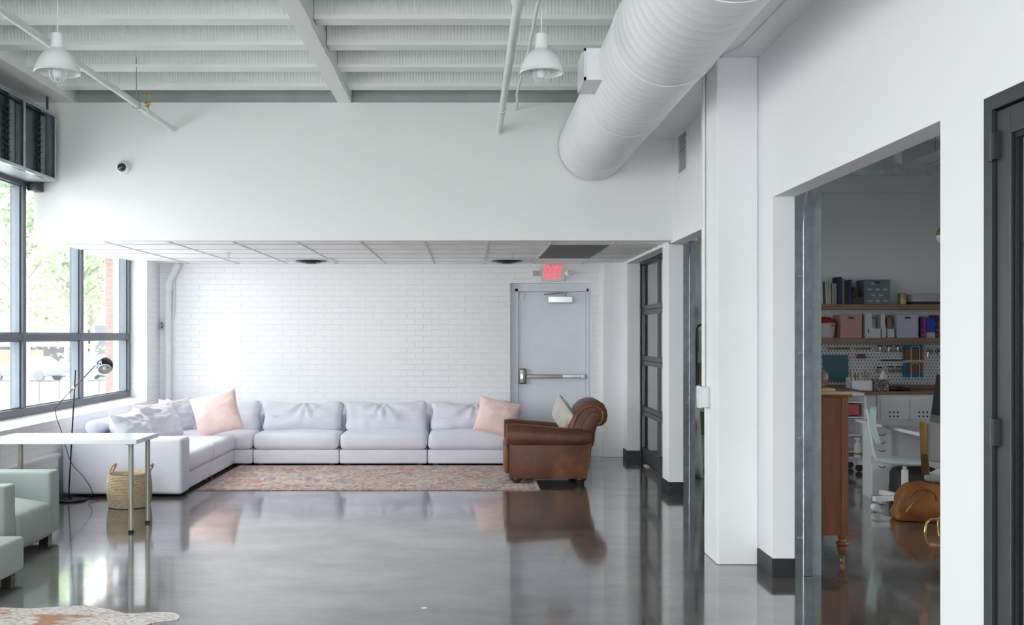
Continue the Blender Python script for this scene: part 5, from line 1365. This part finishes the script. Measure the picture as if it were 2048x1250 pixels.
b = mb(); b.add([(cxx - .05, Yw, zt2), (cxx - .01, Yw - .03, zt2), (cxx + .05, Yw, zt2), (cxx, Yw + .04, zt2), (cxx - .005, Yw + .01, zt2 + .115), (cxx + .012, Yw + .0, zt2 + .10)], [(0, 1, 4), (1, 5, 4), (1, 2, 5), (2, 3, 5), (3, 4, 5), (3, 0, 4)]); b.build('tissue', M['paper'], root, smooth=False)
root = thing('camera_body', 'black camera and lens lying on the worktop beside the tissue box', 'camera', (XW(1790), Yw, WT))
mb().rbox(XW(1775), XW(1808), Yw, Yw + .08, WT + .001, WT + .055, .012).build('body', M['blackmetal'], root)
mb().tube([(XW(1808), Yw + .04, WT + .022), (XW(1822), Yw + .04, WT + .02)], .018, 14).build('lens', M['black'], root)
o = mb().rbox(XW(1676), XW(1700), Yw + .02, Yw + .2, WT + .001, WT + .035, .005).build('notebook', colour((.10, .10, .12))); tag(o, 'dark notebook on the worktop left of the white caddy', 'notebook')

# trolley
Yt = 11.4
root = thing('storage_trolley', 'white metal storage trolley on castors right of the antique chest', 'trolley', (Xp(1712, Yt), Yt, 0))
tx0, tx1 = Xp(1672, Yt), Xp(1733, Yt); tz = Zp(786, Yt); tb = Zp(918, Yt)
mb().box(tx0, tx1, Yt + .03, Yt + .40, tb, tb + .02).box(tx0, tx1, Yt, Yt + .03, tz - .03, tz).box(tx0, tx1, Yt + .38, Yt + .40, tb, tz).box(tx1 - .025, tx1, Yt, Yt + .38, tb, tz).box(tx0, tx0 + .02, Yt, Yt + .38, tb, tz).build('trolley_frame', M['plastic'], root, smooth=False, bevel=.003)
for py in (806, 836, 872, 905):
    mb().box(tx0 + .02, tx1 - .025, Yt + .02, Yt + .37, Zp(py, Yt), Zp(py, Yt) + .012).build('shelf', M['plastic'], root, smooth=False)
for x in (tx0 + .05, tx1 - .06):
    for y in (Yt + .06, Yt + .34):
        cst = mb().prism([(x - .025, .08), (x + .025, .08), (x + .03, tb), (x - .03, tb)], y - .02, y + .02, 'y').build('castor', M['plastic'], root, smooth=False)
        mb().lathe([(.028, -.012), (.040, -.012), (.042, 0), (.040, .012), (.028, .012)], n=20, m=xf((x, y, .043), rx=90)).build('wheel', M['black'], cst)
o = mb().rbox(Xp(1690, Yt), Xp(1721, Yt), Yt + .03, Yt + .22, Zp(832.5, Yt - .0) + .008, Zp(809, Yt), .006).build('plastic_bin', colour((.42, .08, .10))); tag(o, 'translucent red plastic bin in the white trolley', 'bin')
c0 = (Xp(1713, Yt), Yt - .035, Zp(914, Yt))
root = thing('spray_bottle', 'clear spray bottle with a green label on the trolley', 'bottle', c0)
mb().lathe([(.03, 0), (.038, .006), (.038, .13), (.03, .155), (.013, .175), (.013, .19)], c0, 20).build('bottle_body', M['paper'], root)
mb().lathe([(.0385, .03), (.0385, .055)], c0, 20).build('label_band', colour((.22, .40, .06)), root)
mb().box(c0[0] - .02, c0[0] + .018, c0[1] - .012, c0[1] + .012, c0[2] + .19, c0[2] + .225).box(c0[0] - .045, c0[0] - .02, c0[1] - .008, c0[1] + .008, c0[2] + .205, c0[2] + .222).build('spray_head', M['plastic'], root, smooth=False, bevel=.004)
mb().box(c0[0] - .06, c0[0] + .06, c0[1] - .04, Yt, c0[2] - .006, c0[2]).build('hanging_tray', M['plastic'], root, smooth=False)

# desk
root = thing('office_desk', 'white office desk with a drawer pedestal behind the mint chair', 'desk', (4.5, 9.1, 0))
mb().box(3.79, 5.4, 8.36, 9.82, .715, .742).build('desktop', M['tabletop'], root, smooth=False, bevel=.003)
mb().box(4.08, 5.38, 9.66, 9.68, .06, .71).build('modesty_panel', M['plastic'], root, smooth=False)
for x, y in ((5.3, 8.45), (5.3, 9.75)): mb().box(x - .025, x + .025, y - .025, y + .025, 0, .715).build('leg', M['plastic'], root, smooth=False)
root = thing('drawer_unit', 'narrow white drawer unit under the left end of the desk', 'drawer unit', (3.97, 9.75, 0))
mb().box(3.86, 4.06, 9.60, 9.81, 0.0, .71).build('unit_body', M['plastic'], root, smooth=False, bevel=.002)
for i in range(5):
    z0 = .32 + i * .077 if i else .03
    z1 = .315 if i == 0 else z0 + .072
    d_ = mb().box(3.865, 4.055, 9.585, 9.60, z0, z1).build('drawer', M['plastic'], root, smooth=False, bevel=.002)
    mb().tube([(3.93, 9.585, z1 - .006), (3.945, 9.582, z1 - .018), (3.975, 9.582, z1 - .018), (3.99, 9.585, z1 - .006)], .004, 6).build('finger_pull', M['black'], d_)
o = mb().box(4.02, 4.16, 8.62, 8.82, .743, .746).build('paper_sheet', M['paper'], smooth=False); tag(o, 'white papers on the desk in front of the computer', 'paper')
root = thing('desktop_computer', 'black screened desktop computer on the office desk', 'computer', (4.2, 8.65, .742))
mm_ = Matrix.Translation((4.115, 0, .80)) @ Matrix.Rotation(R(8), 4, 'Y')
mb().box(0, .018, 8.38, 8.93, .06, .42, mm_).build('screen', M['black'], root, smooth=False, bevel=.003)
mb().box(-.001, .019, 8.38, 8.93, -.01, .06, mm_).build('chin', M['chrome'], root, smooth=False)
mb().box(4.12, 4.29, 8.57, 8.74, .743, .75).box(4.15, 4.16, 8.60, 8.71, .745, .95).build('stand', M['chrome'], root, smooth=False)
# swivel chair faces +x
Cx, Cy = 3.90, 8.95
root = thing('swivel_chair', 'mint upholstered swivel chair on a white wheeled base', 'office chair', (Cx, Cy, 0), R(-20))
sc = mb(); prof = [(.0, .455), (.12, .46), (.19, .462), (.215, .452), (.222, .44), (.20, .428), (.05, .42)]
sc.lathe([(max(r_, .001), z) for r_, z in prof], (Cx, Cy, 0), 36, caps=False); sc.build('seat', M['mint'], root, ang=80)
mb().lathe([(.001, .405), (.14, .408), (.20, .42), (.224, .438), (.226, .443), (.2, .43), (.001, .42)], (Cx, Cy, 0), 36, caps=False).build('seat_shell', M['plastic'], root, ang=80)
# backrest: curved pad
b = mb(); vs = []; fs = []; nu, nv = 12, 14
for s_ in (0, 1):
    for j in range(nv + 1):
        for i in range(nu + 1):
            u = -1 + 2 * i / nu; v_ = j / nv
            wd = .185 * (1 - .25 * v_) * math.sqrt(max(0, 1 - (abs(2 * v_ - 1)) ** 5)) + .004
            bx = -.235 - .03 * math.sin(v_ * PI) + .0 - .05 * v_ + .05 * u * u
            vs.append((Cx + bx + (.03 if s_ else 0) * (1 - .9 * max(abs(u), abs(2 * v_ - 1)) ** 4), Cy + u * wd, .56 + .36 * v_))
N = (nu + 1) * (nv + 1)
for j in range(nv):
    for i in range(nu):
        q = (j * (nu + 1) + i, j * (nu + 1) + i + 1, (j + 1) * (nu + 1) + i + 1, (j + 1) * (nu + 1) + i)
        fs.append(q); fs.append(tuple(N + k for k in reversed(q)))
rim = [i for i in range(nu + 1)] + [j * (nu + 1) + nu for j in range(1, nv + 1)] + [nv * (nu + 1) + i for i in range(nu - 1, -1, -1)] + [j * (nu + 1) for j in range(nv - 1, 0, -1)]
for a_, c_ in zip(rim, rim[1:] + rim[:1]): fs.append((a_, c_, c_ + N, a_ + N))
b.add(vs, fs); b.build('backrest', M['mint'], root, ang=80)
edge_path = [(Cx + .0, Cy, .415), (Cx - .15, Cy, .418), (Cx - .235, Cy, .45), (Cx - .262, Cy, .55), (Cx - .285, Cy, .7), (Cx - .30, Cy, .82), (Cx - .315, Cy, .90)]
mb().tube(smoothpath(edge_path), .014, 8).build('back_support', M['plastic'], root, ang=80)
mb().tube([(Cx, Cy, .14), (Cx, Cy, .36)], .03, 18).tube([(Cx, Cy, .36), (Cx, Cy, .41)], [.018, .018], 18).build('gas_column', M['plastic'], root)
for k in range(4):
    a_ = R(35 + 90 * k); ex, ey = Cx + .31 * math.cos(a_), Cy + .31 * math.sin(a_)
    mm_ = Matrix.Translation((Cx, Cy, .115)) @ Matrix.Rotation(a_, 4, 'Z')
    lg = mb().box(0, .32, -.025, .025, -.025, .02, mm_).build('base_arm', M['plastic'], root, smooth=False, bevel=.004)
    mb().lathe([(.01, -.025), (.032, -.024), (.035, -.01), (.035, .01), (.032, .024), (.01, .025)], n=20, m=xf((ex, ey, .036), rx=90, rz=40)).build('castor', M['plastic'], lg)
# brass framed chair
Gx, Gy = 3.92, 7.98
root = thing('brass_chair', 'grey upholstered chair with a brass frame at the opening edge', 'chair', (Gx, Gy, 0), R(-38))
b = mb().rbox(-.23, .23, -.022, .022, 0, .31, .02, Matrix.Translation((Gx, Gy - .19, .56)) @ Matrix.Rotation(R(6), 4, 'X'), 2, (0, .01, 0), 0, 0); b.build('backrest', M['greyfab'], root, ang=70)
mb().rbox(Gx - .23, Gx + .23, Gy - .19, Gy + .24, .40, .46, .025).build('seat', M['greyfab'], root, ang=70)
for sx in (-1, 1):
    xx = Gx + sx * .215
    mb().prism([(Gy - .262, .875), (Gy - .252, .877), (Gy - .215, .62), (Gy - .17, .46), (Gy - .08, .39), (Gy + .20, .385), (Gy + .20, .375), (Gy - .085, .378), (Gy - .18, .45), (Gy - .228, .62)], xx - .028, xx + .028, 'x').build('side_frame', M['brass'], root, smooth=False)
mb().tube([(Gx, Gy, .10), (Gx, Gy, .385)], .02, 14).build('column', M['brass'], root)
for k in range(4):
    a_ = R(45 + 90 * k); ca_, sa_ = math.cos(a_), math.sin(a_)
    mb().tube([(Gx, Gy, .13), (Gx + .26 * ca_, Gy + .26 * sa_, .10), (Gx + .29 * ca_, Gy + .29 * sa_, .075), (Gx + .30 * ca_, Gy + .30 * sa_, .0)], .009, 8).build('leg', M['brass'], root)
# leather holdall and black backpack
root = thing('leather_holdall', 'soft tan leather holdall slumped on the floor behind the brass chair', 'bag', (3.78, 8.33, 0))
b = mb().rbox(-.26, .26, -.16, .16, 0, .30, .065, None, 4, (.02, .03, .02), .03, 4.0, .03)
for v_ in b.v:
    k = v_.z / .30; v_.x *= 1.12 - .42 * k; v_.z += .03 * noise.noise(Vector((v_.x * 5, v_.y * 5, 2))) * k; v_.y *= 1 - .3 * k
    v_.z = max(v_.z, .002)
b.v = [xf((3.86, 8.47, 0), rz=-12) @ v_ for v_ in b.v]; b.build('bag_body', M['tan'], root, ang=85)
mb().tube(smoothpath([(3.66, 8.30, .22), (3.70, 8.22, .30), (3.80, 8.18, .27), (3.84, 8.22, .2)], 4), .008, 8).build('handle', M['tan'], root)
mb().tube(smoothpath([(3.62, 8.28, .10), (3.68, 8.24, .20), (3.78, 8.24, .28)], 4), .004, 6).build('zip', M['bronze'], root)
root = thing('backpack', 'black backpack on the floor under the desk', 'backpack', (4.2, 9.42, 0))
b = mb().rbox(4.0, 4.40, 9.30, 9.55, .005, .31, .06, None, 3, (.01, .02, .02), .014, 9, .05); b.build('pack_body', colour((.015, .017, .022), .6), root, ang=85)
mb().rbox(4.14, 4.36, 9.25, 9.31, .03, .16, .025).build('front_pocket', colour((.05, .055, .065), .6), root)
mb().tube(smoothpath([(4.02, 9.3, .28), (3.97, 9.26, .2), (3.98, 9.25, .1), (4.02, 9.28, .03)], 4), .010, 8).build('strap', colour((.05, .035, .025), .6), root)
# globe pendant in the office
c0 = (Xp(1894, 9.0), 9.0, 2.466)
root = thing('globe_pendant', 'brass and white globe pendant at the right edge of the office opening', 'pendant lamp', c0)
mb().lathe([(.09 * math.sin(R(a)) + .001, -.09 * math.cos(R(a))) for a in range(0, 91, 9)], c0, 28, caps=False).build('globe_glass', M['plastic'], root, ang=80)
mb().lathe([(.092 * math.sin(R(a)) + .001, -.092 * math.cos(R(a))) for a in range(88, 181, 9)], c0, 28, caps=False).build('brass_cap', M['brass'], root, ang=80)
mb().tube([(c0[0], c0[1], c0[2] + .09), (c0[0], c0[1], SLAB)], .004, 6).build('cord', M['black'], root)
# office pipes
root = thing('sprinkler_pipe', 'grey pipe with an elbow under the office ceiling', 'pipe', (4.73, 11, 3.37))
mb().tube(smoothpath([(4.73, 5.0, 3.38), (4.73, 8.0, 3.38), (4.73, 10.95, 3.38)], 3), .045, 16).build('pipe_run', M['pipe'], root)
mb().tube(smoothpath([(4.73, 10.9, 3.38), (4.73, 11.02, 3.40), (4.73, 11.06, 3.5), (4.73, 11.06, 3.86)], 4), .055, 16).build('pipe_elbow', M['pipe'], root)
mb().tube([(4.85, 10.4, 3.42), (4.85, 10.4, 4.0)], .006, 6).build('pipe_hanger', M['galvdull'], root)
o = mb().tube([(5.05, 5.0, 3.42), (5.05, 11.2, 3.42)], .022, 10).build('conduit', M['pipe']); tag(o, 'thin white pipe right of the elbow pipe under the office ceiling', 'conduit')

# seen through the narrow opening and the glazed door
o = mb().box(2.222, 2.226, 11.75, 12.3, 1.02, 1.58).build('cardboard_sheet', M['beige'], smooth=False); tag(o, 'beige card sheet behind the glazed overhead door', 'card')
o = mb().box(2.222, 2.226, 10.75, 11.1, 1.18, 1.60).build('cardboard_sheet', M['paper'], smooth=False); tag(o, 'white card sheet behind the nearer panes of the glazed door', 'card')
v, f = pillow(.4, .34, .3, 2.2, 16)
b = mb(); b.add(v, f, xf((2.47, 11.95, .18), 0, 0, 80)); o = b.build('fabric_bundle', colour((.62, .45, .42), .9)); tag(o, 'pale pink fabric bundle on the floor behind the glazed door', 'bundle')
root = thing('storage_rack', 'dark storage rack inside the narrow opening left of the column', 'rack', (2.95, 12.2, 0))
for z in (.35, .95, 1.35): mb().box(2.72, 3.35, 12.0, 12.4, z, z + .025).build('shelf', M['galvdull'], root, smooth=False)
for x in (2.73, 3.33):
    for y in (12.01, 12.38): mb().box(x - .015, x + .015, y - .015, y + .015, 0, 1.9).build('leg', M['galvdull'], root, smooth=False)
for z0, z1, mt, lab in ((.98, 1.22, M['cardboard'], 'brown carton on the upper tier of the storage rack'), (1.38, 1.62, M['beige'], 'beige carton on the top tier of the storage rack'), (.38, .62, colour((.10, .20, .10)), 'green crate on the lowest tier of the storage rack')):
    o = mb().box(2.76, 3.1, 12.02, 12.34, z0, z1).build('carton', mt, smooth=False, bevel=.004); tag(o, lab, 'carton', 'cartons on the storage rack')
o = mb().prism([(2.52, 0.005), (2.56, .005), (2.50, 1.0), (2.46, 1.0)], 10.9, 11.3, 'y').build('leaning_board', M['paper'], smooth=False); tag(o, 'white board leaning inside the narrow opening', 'board')
o = mb().tube(smoothpath([(2.62, 11.5, 1.3), (2.62, 11.5, 1.62), (2.66, 11.5, 1.68), (2.72, 11.5, 1.68), (2.745, 11.5, 1.62)], 4), .012, 8).tube([(2.62, 11.5, 0.0), (2.62, 11.5, 1.3)], .01, 8).box(2.52, 2.72, 11.42, 11.58, 0, .02).build('umbrella_stand', M['black']); tag(o, 'black hooked stand inside the narrow opening', 'stand')
o = mb().rbox(2.09, 2.135, 11.8, 12.0, .0, .012, .005).build('paper_scrap', M['paper']); tag(o, 'scrap of white paper on the floor by the glazed door', 'paper')

o = mb().rbox(-.275, -.24, 5.72, 5.745, .0, .004, .002).build('paper_scrap', M['paper']); tag(o, 'tiny white scrap of paper on the open concrete floor', 'paper')
# ================================================================== OUTSIDE
GZ = -1.1
def ground():
    t = NT('street_ground'); v = t.world()
    t.base(t.ramp(t.noise(v, .3, 4), [(.3, (.31, .31, .305)), (.7, (.37, .37, .36))])); t.set(.9); return t.m
struct(mb().box(-160, -4.6, -60, 200, GZ - .3, GZ).build('ground', ground(), smooth=False))
o = mb().box(-90, -5.5, 35, 39.5, GZ, GZ + .03).build('grass_verge', colour((.26, .36, .17), .9), smooth=False); tag(o, 'green grass strip along the street', 'grass', kind='stuff')
struct(mb().box(-4.71, -4.42, 12.96, 15.5, GZ, 6.5).build('wall_outside', M['redbrick'], smooth=False))
struct(mb().box(-4.60, -4.44, -4.4, 12.44, GZ, .7).build('wall_outside_low', M['redbrick'], smooth=False))
leafm = {}
def tree(label, x, y, h, cr, cz, seed, n=5200, size=.13, col=(.13, .23, .06)):
    random.seed(seed)
    root = thing('leafy_tree', label, 'tree', (x, y, GZ), 0, 'street trees')
    b = mb().tube([(x, y, GZ), (x + .1, y, GZ + (cz - GZ) * .5), (x, y, cz)], [.13, .10, .06], 10)
    for k in range(9):
        a = 2 * PI * k / 9 + random.random(); zz = cz - cr * .5 + random.random() * cr * .5
        b.tube([(x, y, zz - .6), (x + math.cos(a) * cr * .5, y + math.sin(a) * cr * .5, zz + .5), (x + math.cos(a) * cr * .9, y + math.sin(a) * cr * .9, zz + .9)], [.045, .025, .01], 6)
    b.build('trunk', colour((.17, .155, .14), .9), root)
    cl = [Vector((random.gauss(0, .5) * cr, random.gauss(0, .5) * cr, random.gauss(0, .42) * cr)) for _ in range(34)]
    vs = []; fs = []
    for i in range(n):
        c_ = random.choice(cl); rr = cr * .24
        p = Vector((x, y, cz + cr * .25)) + c_ + Vector((random.gauss(0, 1), random.gauss(0, 1), random.gauss(0, 1))) * rr * .55
        a = Vector((random.gauss(0, 1), random.gauss(0, 1), random.gauss(0, .6))).normalized(); bb = a.orthogonal().normalized()
        s_ = size * random.uniform(.6, 1.3); k = len(vs)
        vs += [p - a * s_, p + bb * s_ * .45, p + a * s_, p - bb * s_ * .45]; fs.append((k, k + 1, k + 2, k + 3))
    if col not in leafm: leafm[col] = plain('leaf_glare_green_%d' % len(leafm), col, .6, 0, .35, 1.5)  # paler, less saturated greens: outdoor glare put into the leaf colour
    m_ = mb(); m_.add(vs, fs); m_.build('foliage', leafm[col], root, smooth=False)
tree('large leafy tree filling the left window pane', -10.95, 24.5, 7, 2.7, 4.3, 1, 6500, .11, (.22, .30, .17))
tree('leafy tree seen through the middle window pane', -12.2, 31.5, 7, 2.5, 3.9, 2, 5200, .12, (.22, .31, .16))
tree('smaller leafy tree seen through the right window pane', -15.9, 42.0, 7, 2.6, 3.6, 3, 4200, .14, (.23, .33, .16))
tree('tall leafy tree beside the street outside the side windows', -16, 8, 8, 3.2, 4.5, 4, 5000, .14, (.22, .30, .17))
tree('unseen broad leafy tree added to shade the left window', -8.6, 9.8, 7, 2.9, 5.3, 5, 5200, .16, (.22, .30, .17))  # out of view, added to cut high sky light on the back wall
tree('unseen broad leafy tree added to shade the side windows', -10.5, .5, 8, 2.6, 5.4, 6, 5500, .16, (.22, .30, .17))  # also added out of view as a screen against the sky
# houses
root = thing('house', 'pale house with a gabled roof across the street', 'house', (-36, 76, GZ))
mb().prism([(-40, GZ), (-29.2, GZ), (-29.2, 1.9), (-34.6, 4.2), (-40, 1.9)], 74, 84, 'y').build('walls', colour((.16, .16, .17), .8), root, smooth=False)
mb().prism([(-40.5, 1.75), (-34.6, 4.35), (-28.7, 1.75), (-28.7, 2.0), (-34.6, 4.62), (-40.5, 2.0)], 73.6, 84.4, 'y').build('roof', colour((.10, .10, .11), .8), root, smooth=False)
mb().box(-35.5, -28.6, 71.5, 74, .75, .95).box(-29, -28.8, 71.7, 71.9, GZ, .75).box(-35.2, -35, 71.7, 71.9, GZ, .75).build('porch', colour((.6, .6, .6), .8), root, smooth=False)
for x in (-34, -31): mb().box(x, x + 1.0, 73.95, 74.02, -.4, .6).build('window', colour((.10, .11, .13), .3), root, smooth=False)
o = mb().box(-28.4, -25.0, 75, 81, GZ, 2.3).build('garage', colour((.06, .065, .075), .8), smooth=False); tag(o, 'dark grey flat-roofed building right of the pale house', 'building')
o = mb().box(-28.5, -21, 82, 92, GZ, 1.2).build('garage', colour((.08, .085, .095), .8), smooth=False); tag(o, 'long low grey building seen in the right window pane', 'building')
o = mb().box(-48, -29, 68, 68.15, GZ, .95 - .4).build('plank_fence', colour((.15, .085, .06), .9), smooth=False); tag(o, 'brown plank fence behind the parked cars', 'fence')
def car(x, y, rz, col_, lab):
    root = thing('parked_car', lab, 'car', (x, y, GZ), R(rz), 'parked cars outside')
    L = 4.5
    pr = [(-2.25, .35), (-2.2, .75), (-1.6, .88), (-.9, .95), (-.35, 1.38), (.9, 1.42), (1.6, 1.0), (2.2, .95), (2.25, .4), (1.9, .3), (-1.9, .3)]
    mb().prism(pr, -.88, .88, 'y').build('body', col_, root, world=False, bevel=.06)
    mb().prism([(-.8, .96), (-.33, 1.33), (.85, 1.36), (1.4, 1.0)], -.885, .885, 'y').build('side_windows', colour((.09, .10, .11), .1), root, smooth=False, world=False)
    for sx in (-1.4, 1.4):
        for sy in (-.8, .8): mb().lathe([(.2, -.1), (.33, -.1), (.33, .1), (.2, .1)], n=20, m=xf((sx, sy, .33), rx=90)).build('wheel', colour((.06, .06, .065), .7), root, world=False)
car(-25.6, 58, -14, colour((.08, .09, .12), .3), 'dark grey car parked outside, leftmost of the row')
car(-24.3, 64, -14, colour((.2, .2, .2), .3), 'white car parked outside behind the dark grey one')
car(-21.6, 60, -14, colour((.13, .14, .16), .3), 'silver car parked outside, seen in the right pane')
root = thing('railing', 'thin dark railing along the grass outside', 'railing', (-16, 38, GZ))
b = mb()
for k in range(18): b.box(-22 + k * .8 - .02, -22 + k * .8 + .02, 40.0, 40.04, GZ, GZ + .85)
b.build('posts', M['charcoal'], root, smooth=False)
mb().box(-22, -8, 40.0, 40.04, GZ + .82, GZ + .86).build('top_rail', M['charcoal'], root, smooth=False)
